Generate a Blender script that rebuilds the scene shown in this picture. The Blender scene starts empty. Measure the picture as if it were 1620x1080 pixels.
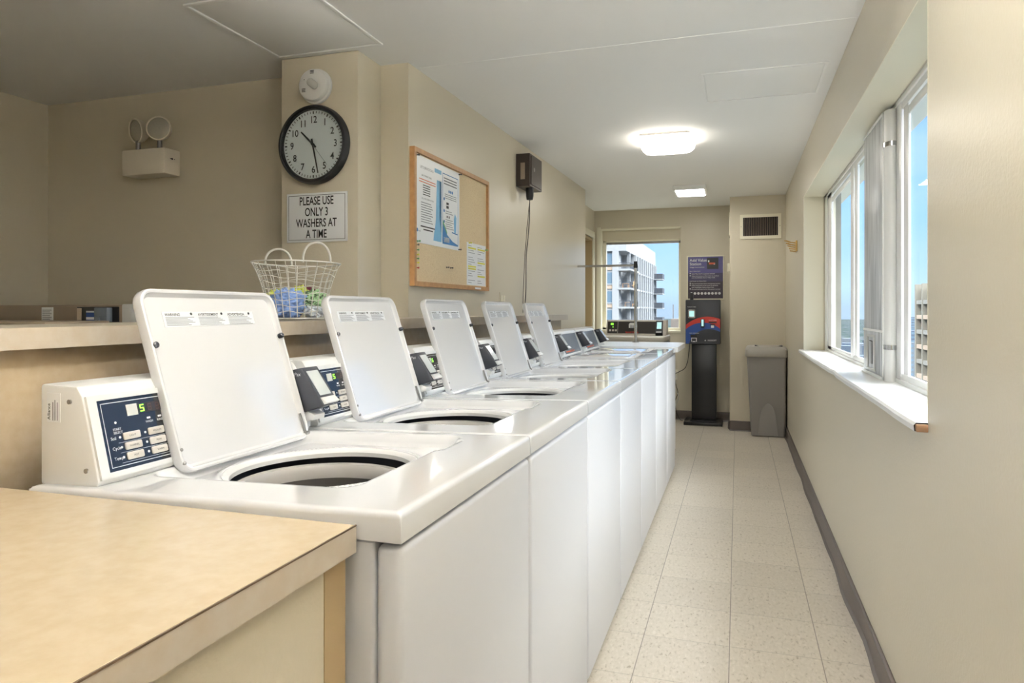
import bpy, bmesh, math, random
from mathutils import Vector, Matrix, noise
random.seed(7)
PI = math.pi
sc = bpy.context.scene
COL = sc.collection

# ------------------------------------------------------------------ camera
F_PX, VPU, HOR, EYE = 1110.0, 1167.0, 491.0, 1.21
cd = bpy.data.cameras.new('camera')
cam = bpy.data.objects.new('camera', cd); COL.objects.link(cam)
cd.sensor_width = 36.0; cd.lens = 36.0 * F_PX / 1620.0
cd.shift_y = -(540.0 - HOR) / 1620.0
cd.clip_start = 0.02; cd.clip_end = 6000
YAW = math.atan((VPU - 810.0) / F_PX)
cam.location = (0, 0, EYE)
cam.rotation_euler = (PI / 2, 0, YAW)
sc.camera = cam

# ------------------------------------------------------------------ view / world / sun
vs = sc.view_settings
sc.display_settings.display_device = 'sRGB'
vs.view_transform = 'Standard'; vs.look = 'None'; vs.gamma = 1.0; vs.use_curve_mapping = False
vs.exposure = 0.95

w = bpy.data.worlds.new('sky'); sc.world = w; w.use_nodes = True
nt = w.node_tree; nt.nodes.clear()
out = nt.nodes.new('ShaderNodeOutputWorld'); bg = nt.nodes.new('ShaderNodeBackground')
tc = nt.nodes.new('ShaderNodeTexCoord'); sep = nt.nodes.new('ShaderNodeSeparateXYZ')
ramp = nt.nodes.new('ShaderNodeValToRGB')
nt.links.new(tc.outputs['Generated'], sep.inputs[0]); nt.links.new(sep.outputs['Z'], ramp.inputs[0])
cr = ramp.color_ramp
cr.elements[0].position = 0.0; cr.elements[0].color = (0.33, 0.44, 0.58, 1)
cr.elements[1].position = 1.0; cr.elements[1].color = (3.9, 4.1, 4.3, 1)
for p, c in ((0.03, (0.38, 0.54, 0.76, 1)), (0.12, (0.24, 0.45, 0.78, 1)), (0.30, (0.14, 0.32, 0.70, 1)), (0.42, (3.9, 4.1, 4.3, 1))):
    e = cr.elements.new(p); e.color = c
# thin cloud
nz = nt.nodes.new('ShaderNodeTexNoise'); nz.inputs['Scale'].default_value = 2.2; nz.inputs['Detail'].default_value = 5
mp = nt.nodes.new('ShaderNodeMapping'); mp.inputs['Scale'].default_value = (1, 1, 4)
nt.links.new(tc.outputs['Generated'], mp.inputs[0]); nt.links.new(mp.outputs[0], nz.inputs['Vector'])
r2 = nt.nodes.new('ShaderNodeMapRange'); r2.inputs['From Min'].default_value = 0.45; r2.inputs['From Max'].default_value = 0.8
r2.inputs['To Max'].default_value = 0.45
nt.links.new(nz.outputs['Fac'], r2.inputs['Value'])
mx = nt.nodes.new('ShaderNodeMixRGB'); mx.inputs[2].default_value = (0.66, 0.74, 0.84, 1)
nt.links.new(r2.outputs[0], mx.inputs[0]); nt.links.new(ramp.outputs[0], mx.inputs[1]); 
# extra brightness added high on the window side of the sky, to light the room
def _mr(src, a, b_, lo, hi):
    k = nt.nodes.new('ShaderNodeMapRange'); k.interpolation_type = 'SMOOTHSTEP'
    for nm_, v_ in (('From Min', a), ('From Max', b_), ('To Min', lo), ('To Max', hi)): k.inputs[nm_].default_value = v_
    nt.links.new(src, k.inputs['Value']); return k.outputs[0]
hz_ = _mr(sep.outputs['Z'], 0.31, 0.5, 0.0, 1.0); hx_ = _mr(sep.outputs['X'], 0.1, 0.7, 0.0, 4.5)
mu_ = nt.nodes.new('ShaderNodeMath'); mu_.operation = 'MULTIPLY'; nt.links.new(hz_, mu_.inputs[0]); nt.links.new(hx_, mu_.inputs[1])
ad_ = nt.nodes.new('ShaderNodeMixRGB'); ad_.blend_type = 'ADD'; ad_.inputs[0].default_value = 1.0
nt.links.new(mx.outputs[0], ad_.inputs[1]); nt.links.new(mu_.outputs[0], ad_.inputs[2]); nt.links.new(ad_.outputs[0], bg.inputs['Color'])
bg.inputs['Strength'].default_value = 1.0
nt.links.new(bg.outputs[0], out.inputs[0])

sd = bpy.data.lights.new('sun', 'SUN'); sd.energy = 1.3; sd.angle = 0.01; sd.color = (1.0, 0.95, 0.86)
sun = bpy.data.objects.new('sun', sd); COL.objects.link(sun)
sun.rotation_euler = Vector((0.62, 0.75, -0.75)).to_track_quat('-Z', 'Y').to_euler()

def area(name, loc, sx, sy, power, color=(1, 0.95, 0.88), rot=(0, 0, 0)):
    l = bpy.data.lights.new(name, 'AREA'); l.shape = 'RECTANGLE'; l.size = sx; l.size_y = sy; l.energy = power; l.color = color
    o = bpy.data.objects.new(name, l); COL.objects.link(o); o.location = loc; o.rotation_euler = rot
    return o
# daylight portals of the two windows (they only guide sampling)
for nm, loc, sx, sy, rot in (('window_portal', (0.72, 3.7, 1.48), 1.10, 3.44, (0, PI / 2, 0)),
                             ('window_portal', (-1.05, 8.2, 1.5), 0.9, 1.1, (-PI / 2, 0, 0))):
    o = area(nm, loc, sx, sy, 1, rot=rot); o.data.cycles.is_portal = True
CEIL = 2.355

# ------------------------------------------------------------------ materials
def mat(name, col, rough=0.5, metal=0.0, spec=0.5, coat=0.0, emit=None, estr=0.0, bump=None, mottle=None, alpha=None, sheen=0):
    m = bpy.data.materials.new(name); m.use_nodes = True
    n = m.node_tree.nodes; L = m.node_tree.links
    p = n['Principled BSDF']
    p.inputs['Base Color'].default_value = (*col, 1); p.inputs['Roughness'].default_value = rough
    p.inputs['Metallic'].default_value = metal; p.inputs['Specular IOR Level'].default_value = spec
    p.inputs['Coat Weight'].default_value = coat; p.inputs['Coat Roughness'].default_value = 0.04
    if sheen: p.inputs['Sheen Weight'].default_value = sheen
    if emit: p.inputs['Emission Color'].default_value = (*emit, 1); p.inputs['Emission Strength'].default_value = estr
    if bump or mottle:
        g = n.new('ShaderNodeNewGeometry')
    if bump:
        sc_, st, det = bump
        t = n.new('ShaderNodeTexNoise'); t.inputs['Scale'].default_value = sc_; t.inputs['Detail'].default_value = det
        b = n.new('ShaderNodeBump'); b.inputs['Strength'].default_value = st; b.inputs['Distance'].default_value = 0.002
        L.new(g.outputs['Position'], t.inputs['Vector']); L.new(t.outputs['Fac'], b.inputs['Height']); L.new(b.outputs[0], p.inputs['Normal'])
    if mottle:
        c2, sc_, det, lo, hi = mottle
        t = n.new('ShaderNodeTexNoise'); t.inputs['Scale'].default_value = sc_; t.inputs['Detail'].default_value = det
        r = n.new('ShaderNodeMapRange'); r.inputs['From Min'].default_value = lo; r.inputs['From Max'].default_value = hi
        x = n.new('ShaderNodeMixRGB'); x.inputs[1].default_value = (*col, 1); x.inputs[2].default_value = (*c2, 1)
        L.new(g.outputs['Position'], t.inputs['Vector']); L.new(t.outputs['Fac'], r.inputs['Value']); L.new(r.outputs[0], x.inputs[0])
        L.new(x.outputs[0], p.inputs['Base Color'])
    return m

def srgb(r, g, b):
    f = lambda v: ((v / 255 + 0.055) / 1.055) ** 2.4 if v > 10 else v / 255 / 12.92
    return (f(r), f(g), f(b))

M = {}
M['paint'] = mat('greige_wall_paint', srgb(209, 200, 179), 0.33, spec=0.45, bump=(110, 0.35, 2))
M['ceiling'] = mat('white_ceiling_paint', srgb(246, 246, 244), 0.7, bump=(40, 0.15, 3))
M['cream'] = mat('cream_trim_paint', srgb(236, 230, 208), 0.35)
M['white_trim'] = mat('white_trim_paint', srgb(242, 242, 240), 0.3)
M['enamel'] = mat('white_enamel', srgb(226, 226, 227), 0.10, spec=0.5, coat=0.6, bump=(260, 0.02, 1))
M['enamel_side'] = mat('white_enamel_panel', srgb(216, 217, 221), 0.3, spec=0.5, bump=(300, 0.05, 1))
M['plastic_w'] = mat('white_plastic', srgb(232, 232, 230), 0.3)
M['plastic_lg'] = mat('light_grey_plastic', srgb(205, 205, 200), 0.35)
M['black'] = mat('black_plastic', srgb(24, 24, 27), 0.35)
M['charcoal'] = mat('charcoal_plastic', srgb(44, 46, 52), 0.45)
M['panel'] = mat('dark_glossy_panel', srgb(22, 24, 28), 0.2, coat=0.3)
M['greypanel'] = mat('grey_blue_panel', srgb(120, 128, 138), 0.25)
M['button'] = mat('pale_button', srgb(205, 200, 192), 0.4)
M['print_w'] = mat('white_print', srgb(225, 225, 225), 0.5)
M['print_g'] = mat('grey_print', srgb(120, 122, 128), 0.6)
M['print_k'] = mat('black_print', srgb(25, 25, 25), 0.6)
M['red'] = mat('red_print', srgb(196, 54, 44), 0.5)
M['orange'] = mat('orange_print', srgb(214, 96, 60), 0.5)
M['blue'] = mat('blue_print', srgb(44, 78, 150), 0.5)
M['lblue'] = mat('light_blue_print', srgb(120, 182, 220), 0.5)
M['pblue'] = mat('poster_blue_print', srgb(46, 116, 176), 0.5)
M['green'] = mat('green_print', srgb(96, 170, 100), 0.5)
M['yellow'] = mat('yellow_print', srgb(225, 218, 70), 0.5)
M['paper'] = mat('white_paper', srgb(240, 242, 244), 0.35)
M['screen'] = mat('lcd_screen', srgb(176, 180, 178), 0.15, emit=srgb(190, 196, 192), estr=0.12)
M['screen2'] = mat('lit_screen', srgb(150, 190, 190), 0.2, emit=srgb(170, 215, 215), estr=0.5)
M['led'] = mat('green_led', (0.1, 0.5, 0.02), 0.4, emit=(0.25, 1.0, 0.05), estr=2.0)
M['led_off'] = mat('unlit_led', srgb(66, 44, 40), 0.3)
M['chrome'] = mat('chrome_metal', srgb(200, 200, 200), 0.18, metal=1.0)
M['steel'] = mat('brushed_steel', srgb(150, 148, 145), 0.35, metal=1.0)
M['ring'] = mat('grey_balance_ring', srgb(158, 154, 149), 0.35)
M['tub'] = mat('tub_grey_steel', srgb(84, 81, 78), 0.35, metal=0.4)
M['offwhite'] = mat('off_white_enamel', srgb(228, 220, 204), 0.35)
M['lens'] = mat('ribbed_lens', srgb(190, 186, 176), 0.15, metal=0.5, bump=(90, .6, 1))
M['wire'] = mat('white_coated_wire', srgb(206, 204, 196), 0.35)
M['laminate'] = mat('tan_laminate', srgb(188, 171, 145), 0.25, spec=0.5, mottle=(srgb(182, 164, 136), 45, 6, 0.35, 0.7), bump=(300, 0.04, 2))
M['lam_edge'] = mat('laminate_edge', srgb(188, 178, 163), 0.3, mottle=(srgb(182, 168, 148), 30, 6, 0.35, 0.7))
M['lam_dark'] = mat('laminate_dark_seam', srgb(84, 66, 48), 0.5)
M['oak'] = mat('oak_wood', srgb(190, 146, 96), 0.45, mottle=(srgb(170, 126, 80), 40, 6, 0.3, 0.7))
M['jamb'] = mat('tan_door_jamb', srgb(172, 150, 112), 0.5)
M['cork'] = mat('cork', srgb(224, 204, 168), 0.85, mottle=(srgb(206, 182, 142), 180, 4, 0.45, 0.7), bump=(300, 0.4, 3))
M['brown'] = mat('dark_brown_plastic', srgb(62, 50, 44), 0.35)
M['basegrey'] = mat('vinyl_cove_base', srgb(92, 82, 76), 0.4)
M['bin'] = mat('grey_bin_plastic', srgb(150, 147, 144), 0.45, bump=(400, 0.1, 1))
M['binlid'] = mat('grey_bin_lid_plastic', srgb(172, 168, 160), 0.4)
M['gold'] = mat('brass_metal', srgb(205, 170, 105), 0.3, metal=0.7)
M['beige_app'] = mat('beige_appliance', srgb(200, 194, 182), 0.35)
M['brown_app'] = mat('tan_appliance_console', srgb(150, 134, 116), 0.35)
M['tan_app'] = mat('ivory_appliance_top', srgb(196, 180, 158), 0.3)
M['rust'] = mat('bare_wood', srgb(140, 108, 80), 0.8)
M['concrete'] = mat('concrete', srgb(150, 146, 138), 0.8, mottle=(srgb(120, 116, 108), 3, 5, 0.3, 0.7))
M['bwhite'] = mat('building_white_concrete', srgb(146, 147, 149), 0.8)
M['bglass'] = mat('building_window_glass', srgb(96, 116, 132), 0.15)
M['bbrick'] = mat('building_brown_panel', srgb(170, 150, 132), 0.8)
M['bdark'] = mat('balcony_dark_rail', srgb(72, 76, 84), 0.6)
M['btan'] = mat('tower_beige', srgb(134, 128, 116), 0.8)
M['roofdark'] = mat('rooftop_dark', srgb(88, 80, 74), 0.8)
M['wood_f'] = mat('patio_wood', srgb(190, 150, 110), 0.7)
M['cord'] = mat('black_cord', srgb(28, 26, 26), 0.5)
M['grille'] = mat('vent_dark', srgb(40, 36, 34), 0.6)

# marbled grey of the window duct cover
def marble():
    m = mat('weathered_grey_metal', srgb(160, 162, 164), 0.35)
    n = m.node_tree.nodes; L = m.node_tree.links; p = n['Principled BSDF']
    g = n.new('ShaderNodeNewGeometry'); mpg = n.new('ShaderNodeMapping'); mpg.inputs['Scale'].default_value = (30, 30, 2.2)
    t = n.new('ShaderNodeTexNoise'); t.inputs['Scale'].default_value = 1.0; t.inputs['Detail'].default_value = 8; t.inputs['Distortion'].default_value = 1.2
    r = n.new('ShaderNodeValToRGB'); r.color_ramp.elements[0].position = 0.3; r.color_ramp.elements[0].color = (*srgb(138, 142, 146), 1)
    r.color_ramp.elements[1].position = 0.62; r.color_ramp.elements[1].color = (*srgb(212, 215, 218), 1)
    L.new(g.outputs['Position'], mpg.inputs[0]); L.new(mpg.outputs[0], t.inputs['Vector']); L.new(t.outputs['Fac'], r.inputs[0]); L.new(r.outputs[0], p.inputs['Base Color'])
    return m
M['marble'] = marble()

def floor_mat():
    m = mat('speckled_vinyl_tile', srgb(206, 198, 186), 0.3, spec=0.4)
    n = m.node_tree.nodes; L = m.node_tree.links; p = n['Principled BSDF']
    g = n.new('ShaderNodeNewGeometry'); s = n.new('ShaderNodeSeparateXYZ'); L.new(g.outputs['Position'], s.inputs[0])
    def math_(op, a, b=None):
        k = n.new('ShaderNodeMath'); k.operation = op
        for i, v in enumerate((a, b)):
            if v is None: continue
            if isinstance(v, (int, float)): k.inputs[i].default_value = v
            else: L.new(v, k.inputs[i])
        return k.outputs[0]
    T = 0.305
    def seam(axis, off):
        u = math_('DIVIDE', math_('ADD', s.outputs[axis], off), T)
        f = math_('FRACT', u); d = math_('ABSOLUTE', math_('SUBTRACT', f, 0.5))
        return u, math_('GREATER_THAN', d, 0.4945)
    ux, sx_ = seam('X', 0.333 + 10 * T); uy, sy_ = seam('Y', -2.645 + 20 * T)
    sm = math_('MAXIMUM', sx_, math_('MULTIPLY', sy_, 0.55))
    # tile tone
    cmb = n.new('ShaderNodeCombineXYZ'); L.new(math_('FLOOR', ux), cmb.inputs[0]); L.new(math_('FLOOR', uy), cmb.inputs[1])
    wn = n.new('ShaderNodeTexWhiteNoise'); L.new(cmb.outputs[0], wn.inputs['Vector'])
    t = n.new('ShaderNodeTexNoise'); t.inputs['Scale'].default_value = 1.0; t.inputs['Detail'].default_value = 6; t.inputs['Distortion'].default_value = 0.6
    mpn = n.new('ShaderNodeMapping'); mpn.inputs['Scale'].default_value = (95, 45, 60)
    L.new(g.outputs['Position'], mpn.inputs[0]); L.new(mpn.outputs[0], t.inputs['Vector'])
    r = n.new('ShaderNodeValToRGB'); el = r.color_ramp.elements
    el[0].position = 0.28; el[0].color = (*srgb(168, 155, 136), 1); el[1].position = 0.40; el[1].color = (*srgb(206, 196, 180), 1)
    e = el.new(0.6); e.color = (*srgb(213, 203, 188), 1); e = el.new(0.72); e.color = (*srgb(222, 213, 199), 1)
    L.new(t.outputs['Fac'], r.inputs[0])
    hv = n.new('ShaderNodeHueSaturation'); L.new(r.outputs[0], hv.inputs['Color'])
    mr = n.new('ShaderNodeMapRange'); mr.inputs['To Min'].default_value = 0.95; mr.inputs['To Max'].default_value = 1.03
    L.new(wn.outputs['Value'], mr.inputs['Value']); L.new(mr.outputs[0], hv.inputs['Value'])
    x = n.new('ShaderNodeMixRGB'); x.inputs[2].default_value = (*srgb(120, 110, 98), 1)
    L.new(math_('MULTIPLY', sm, 0.8), x.inputs[0]); L.new(hv.outputs[0], x.inputs[1]); L.new(x.outputs[0], p.inputs['Base Color'])
    return m
M['floor'] = floor_mat()

def glass_mat():
    m = bpy.data.materials.new('window_glass'); m.use_nodes = True; n = m.node_tree.nodes; L = m.node_tree.links; n.clear()
    o = n.new('ShaderNodeOutputMaterial'); t = n.new('ShaderNodeBsdfTransparent'); g = n.new('ShaderNodeBsdfGlossy'); g.inputs['Roughness'].default_value = 0.02
    t.inputs['Color'].default_value = (0.95, 0.97, 0.97, 1)
    x = n.new('ShaderNodeMixShader'); x.inputs[0].default_value = 0.035; L.new(t.outputs[0], x.inputs[1]); L.new(g.outputs[0], x.inputs[2]); L.new(x.outputs[0], o.inputs[0])
    return m
M['glass'] = glass_mat()

def city_mat():
    m = mat('distant_city_ground', srgb(120, 132, 128), 1.0, spec=0.0)
    n = m.node_tree.nodes; L = m.node_tree.links; p = n['Principled BSDF']
    g = n.new('ShaderNodeNewGeometry')
    v = n.new('ShaderNodeTexVoronoi'); v.inputs['Scale'].default_value = 0.045
    L.new(g.outputs['Position'], v.inputs['Vector'])
    r = n.new('ShaderNodeValToRGB'); el = r.color_ramp.elements
    el[0].color = (*srgb(34, 48, 44), 1); el[1].color = (*srgb(78, 82, 86), 1)
    for q, c in ((0.3, (42, 56, 52)), (0.45, (56, 64, 68)), (0.7, (68, 72, 76))):
        e = el.new(q); e.color = (*srgb(*c), 1)
    s = n.new('ShaderNodeSeparateXYZ'); L.new(v.outputs['Color'], s.inputs[0]); L.new(s.outputs[0], r.inputs[0]); L.new(r.outputs[0], p.inputs['Base Color'])
    return m
M['city'] = city_mat()

# ------------------------------------------------------------------ mesh helpers
OFF = {}
_txt = {}
def text_geo(s, bold=False):
    if (s, bold) in _txt: return _txt[(s, bold)]
    c = bpy.data.curves.new('t', 'FONT'); c.body = s; c.resolution_u = 3; c.size = 1.0
    if bold: c.offset = 0.012
    o = bpy.data.objects.new('t', c); COL.objects.link(o)
    dg = bpy.context.evaluated_depsgraph_get(); me = o.evaluated_get(dg).to_mesh()
    vs_ = [v.co.copy() for v in me.vertices]; fs = [tuple(p.vertices) for p in me.polygons]
    o.evaluated_get(dg).to_mesh_clear(); bpy.data.objects.remove(o); bpy.data.curves.remove(c)
    w_ = max((v.x for v in vs_), default=0)
    _txt[(s, bold)] = (vs_, fs, w_)
    return _txt[(s, bold)]

class MB:
    def __init__(s): s.v = []; s.f = []; s.m = []; s.cur = 0
    def add(s, vs_, fs, mi=None):
        o = len(s.v); s.v += [Vector(v) for v in vs_]
        for f in fs: s.f.append(tuple(i + o for i in f)); s.m.append(s.cur if mi is None else mi)
        return s
    def box(s, x0, x1, y0, y1, z0, z1, r=0.0, mi=None, seg=2):
        if x0 > x1: x0, x1 = x1, x0
        if y0 > y1: y0, y1 = y1, y0
        if z0 > z1: z0, z1 = z1, z0
        if r <= 0:
            return s.add([(x0, y0, z0), (x1, y0, z0), (x1, y1, z0), (x0, y1, z0), (x0, y0, z1), (x1, y0, z1), (x1, y1, z1), (x0, y1, z1)],
                         [(0, 3, 2, 1), (4, 5, 6, 7), (0, 1, 5, 4), (1, 2, 6, 5), (2, 3, 7, 6), (3, 0, 4, 7)], mi)
        bm = bmesh.new(); bmesh.ops.create_cube(bm, size=1)
        for v in bm.verts: v.co = Vector(((x0 + x1) / 2 + v.co.x * (x1 - x0), (y0 + y1) / 2 + v.co.y * (y1 - y0), (z0 + z1) / 2 + v.co.z * (z1 - z0)))
        bmesh.ops.bevel(bm, geom=bm.edges[:], offset=r, segments=seg, profile=0.5, affect='EDGES')
        s.frombm(bm, mi); return s
    def frombm(s, bm, mi=None):
        bm.verts.index_update(); s.add([v.co.copy() for v in bm.verts], [tuple(v.index for v in f.verts) for f in bm.faces], mi); bm.free()
    def quad(s, a, b, c, d, mi=None): return s.add([a, b, c, d], [(0, 1, 2, 3)], mi)
    def hexa(s, b4, t4, mi=None):
        return s.add(list(b4) + list(t4), [(0, 3, 2, 1), (4, 5, 6, 7), (0, 1, 5, 4), (1, 2, 6, 5), (2, 3, 7, 6), (3, 0, 4, 7)], mi)
    def loft(s, loops, c0=True, c1=True, mi=None, closed=True):
        n = len(loops[0]); vs_ = [p for l in loops for p in l]; fs = []
        for i in range(len(loops) - 1):
            for j in range(n if closed else n - 1):
                k = (j + 1) % n; fs.append((i * n + j, i * n + k, (i + 1) * n + k, (i + 1) * n + j))
        if c0: fs.append(tuple(range(n - 1, -1, -1)))
        if c1: fs.append(tuple((len(loops) - 1) * n + j for j in range(n)))
        return s.add(vs_, fs, mi)
    def cyl(s, p0, p1, r0, r1=None, n=20, caps=True, mi=None):
        p0 = Vector(p0); p1 = Vector(p1); r1 = r0 if r1 is None else r1
        d = (p1 - p0).normalized(); a = d.orthogonal().normalized(); b = d.cross(a)
        lp = [[p + (a * math.cos(t) + b * math.sin(t)) * r for t in [2 * PI * i / n for i in range(n)]] for p, r in ((p0, r0), (p1, r1))]
        return s.loft(lp, caps, caps, mi)
    def lathe(s, c, axis, prof, n=32, c0=True, c1=True, mi=None):
        c = Vector(c); d = Vector(axis).normalized(); a = d.orthogonal().normalized(); b = d.cross(a)
        lp = [[c + d * h + (a * math.cos(t) + b * math.sin(t)) * r for t in [2 * PI * i / n for i in range(n)]] for r, h in prof]
        return s.loft(lp, c0, c1, mi)
    def tube(s, pts, r, n=8, mi=None, closed=False):
        pts = [Vector(p) for p in pts]; N = len(pts); lp = []; up = None
        for i, p in enumerate(pts):
            if closed: t = pts[(i + 1) % N] - pts[i - 1]
            else: t = pts[min(i + 1, N - 1)] - pts[max(i - 1, 0)]
            t.normalize()
            if up is None: up = t.orthogonal().normalized()
            up = (up - t * up.dot(t)).normalized(); b = t.cross(up)
            lp.append([p + (up * math.cos(q) + b * math.sin(q)) * r for q in [2 * PI * j / n for j in range(n)]])
        if closed: lp.append(lp[0]); return s.loft(lp, False, False, mi)
        return s.loft(lp, True, True, mi)
    def poly(s, pts, ext, mi=None):
        e = Vector(ext); a = [Vector(p) for p in pts]
        return s.loft([a, [p + e for p in a]], True, True, mi)
    def text(s, t, size, pos, X, Y, align='L', mi=None, bold=False, sx=1.0):
        vs_, fs, w_ = text_geo(t, bold); X = Vector(X).normalized(); Y = Vector(Y).normalized(); pos = Vector(pos)
        o = {'L': 0, 'C': -w_ / 2, 'R': -w_}[align]
        return s.add([pos + X * ((v.x + o) * size * sx) + Y * (v.y * size) for v in vs_], fs, mi)
    def build(s, name, mats, parent=None, smooth=True, ang=35, loc=None, flip=True, label=None):
        base = Vector((0, 0, 0))
        if parent is not None: base = OFF[parent.name]
        elif loc is not None: base = Vector(loc)
        me = bpy.data.meshes.new(name)
        me.from_pydata([v - base for v in s.v], [], s.f)
        if not isinstance(mats, (list, tuple)): mats = [mats]
        for m in mats: me.materials.append(M[m] if isinstance(m, str) else m)
        me.polygons.foreach_set('material_index', s.m)
        if flip:
            bm = bmesh.new(); bm.from_mesh(me); bmesh.ops.recalc_face_normals(bm, faces=bm.faces[:]); bm.to_mesh(me); bm.free()
        if smooth:
            me.shade_smooth(); me.set_sharp_from_angle(angle=math.radians(ang))
        me.update()
        o = bpy.data.objects.new(name, me); COL.objects.link(o)
        if parent is not None: o.parent = parent
        elif loc is not None: o.location = loc
        OFF[o.name] = base
        if label: o['label'] = label
        return o

def thing(name, label, cat, loc, group=None):
    o = bpy.data.objects.new(name, None); COL.objects.link(o); o.location = loc; o.empty_display_size = 0.1
    OFF[o.name] = Vector(loc); o['label'] = label; o['category'] = cat
    if group: o['group'] = group
    return o
def tag(o, label, cat, group=None):
    o['label'] = label; o['category'] = cat
    if group: o['group'] = group
    return o
def struct(o, label=None):
    o['kind'] = 'structure'
    if label: o['label'] = label
    return o
def rrect(w_, h_, r, n=5, inset=0.0):
    w2, h2 = w_ / 2 - inset, h_ / 2 - inset; r = max(r - inset, 0.0005); P = []
    for cx, cy, a0 in ((w2 - r, h2 - r, 0), (-w2 + r, h2 - r, PI / 2), (-w2 + r, -h2 + r, PI), (w2 - r, -h2 + r, 1.5 * PI)):
        for i in range(n + 1):
            a = a0 + PI / 2 * i / n; P.append((cx + r * math.cos(a), cy + r * math.sin(a)))
    return P
def tree_copy(o, parent=None):
    c = o.copy(); COL.objects.link(c)
    if parent is not None: c.parent = parent
    for ch in list(o.children): tree_copy(ch, c)
    return c

# ================================================================== SETTING
XR = 0.45; YF = 8.0; YB = -2.6; XL = -3.67; YA = 2.94
LW0 = (-1.449, YA); LW1 = (-1.378, 6.56); XL2 = -1.575
YC = 7.42; XC = -0.075; XO = 0.66
WY0, WY1, WZ0, WZ1 = 1.975, 5.42, 0.925, 2.022           # right window opening
FX0, FX1, FZ0, FZ1 = -1.50, -0.605, 0.985, 2.135         # far window opening

b = MB(); b.box(XL - 0.2, XO, YB - 0.2, YF + 0.25, -0.2, 0); struct(b.build('floor', 'floor'))
b = MB(); b.box(XL - 0.2, XO + 0.4, YB - 0.2, YF + 0.25, CEIL, CEIL + 0.3); struct(b.build('ceiling', 'ceiling'))
b = MB()
for a in ((YB, WY0, 0, CEIL), (WY1, YF + 0.2, 0, CEIL), (WY0, WY1, 0, WZ0), (WY0, WY1, WZ1, CEIL)):
    b.box(XR, XO, a[0], a[1], a[2], a[3])
struct(b.build('wall_right', 'paint'))
b = MB()
for a in ((XL2 - 0.1, FX0, 0, CEIL), (FX1, XR, 0, CEIL), (FX0, FX1, 0, FZ0), (FX0, FX1, FZ1, CEIL)):
    b.box(a[0], a[1], YF, YF + 0.22, a[2], a[3])
struct(b.build('wall_far', 'paint'))
b = MB(); b.box(XC, XR, YC, YF, 0, CEIL); struct(b.build('wall_utility_chase', 'paint'))
# left wall behind the washers, with its jog and the clock column
b = MB()
b.poly([(XL, YA, 0), (-1.587, YA, 0), (LW0[0], LW0[1], 0), (LW1[0], LW1[1], 0), (LW1[0] - 0.22, LW1[1], 0), (LW1[0] - 0.22, YA + 0.1, 0), (XL, YA + 0.1, 0)], (0, 0, CEIL))
struct(b.build('wall_left', 'paint', smooth=False))
b = MB(); b.box(-1.985, -1.589, 2.73, YA, 0, CEIL, r=0.004); struct(b.build('wall_clock_column', 'paint'))
b = MB(); b.box(XL - 0.1, XL, YB, YA + 0.1, 0, CEIL); struct(b.build('wall_alcove_left', 'paint'))
b = MB(); b.box(XL - 0.1, XO, YB - 0.1, YB, 0, CEIL); struct(b.build('wall_near', 'paint'))
# left wall of the far nook with its doorway
DY0, DY1, DZ = 6.72, 7.86, 2.03
b = MB(); b.box(XL2 - 0.1, XL2, LW1[1], DY0, 0, CEIL); b.box(XL2 - 0.1, XL2, DY1, YF, 0, CEIL); b.box(XL2 - 0.1, XL2, DY0, DY1, DZ, CEIL)
struct(b.build('wall_nook_left', 'paint'))
b = MB(); b.box(XL2 - 0.10, XL2 - 0.07, DY0, DY1, 0, DZ, r=0.003)
d1 = struct(b.build('door_1', 'cream'))
b = MB(); b.box(XL2 - 0.07, XL2 + 0.006, DY0, DY0 + 0.03, 0, DZ); b.box(XL2 - 0.07, XL2 + 0.006, DY1 - 0.03, DY1, 0, DZ); b.box(XL2 - 0.07, XL2 + 0.006, DY0, DY1, DZ - 0.03, DZ)
b.build('door_frame', 'jamb', parent=d1)
b = MB()
for i, (o_, t_) in enumerate(((0.0, 0.018), (0.03, 0.026))):
    b.box(XL2 + 0.001, XL2 + t_, DY0 - 0.075 + o_, DY1 + 0.075 - o_, DZ + (0.0 if i == 0 else 0.0), DZ + 0.075 - o_, r=0.003)
b.box(XL2 + 0.001, XL2 + 0.018, DY0 - 0.075, DY0, 0, DZ, r=0.003); b.box(XL2 + 0.001, XL2 + 0.018, DY1, DY1 + 0.075, 0, DZ, r=0.003)
b.build('door_casing', 'cream', parent=d1)

# baseboards
def cove(name, pts, h=0.1, t=0.012, wob=0.0):
    b = MB(); L_ = []
    for (p, q) in zip(pts, pts[1:]):
        p = Vector((*p, 0)); q = Vector((*q, 0)); d = (q - p); n_ = int(max(1, d.length / 0.12)); nn = Vector((-d.y, d.x, 0)).normalized()
        for i in range(n_ + 1):
            if i == 0 and L_: continue
            c = p + d * i / n_; wv = wob * noise.noise(c * 2.3)
            L_.append([c + nn * (t * 1.9 + wv), c + nn * (t * 1.1 + wv) + Vector((0, 0, 0.012)), c + nn * (t + wv * 0.4) + Vector((0, 0, h - 0.004)), c + nn * (t * 0.5) + Vector((0, 0, h)), c + Vector((0, 0, h)), c])
    b.loft(L_, True, True)
    return struct(b.build(name, 'basegrey'))
cove('baseboard_right', [(XR, YB + 0.01), (XR, YC - 0.003)], wob=0.012)
cove('baseboard_utility', [(XR - 0.03, YC), (XC, YC), (XC, YF - 0.003)])
cove('baseboard_far', [(XC - 0.002, YF), (-1.55, YF)])

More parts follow.
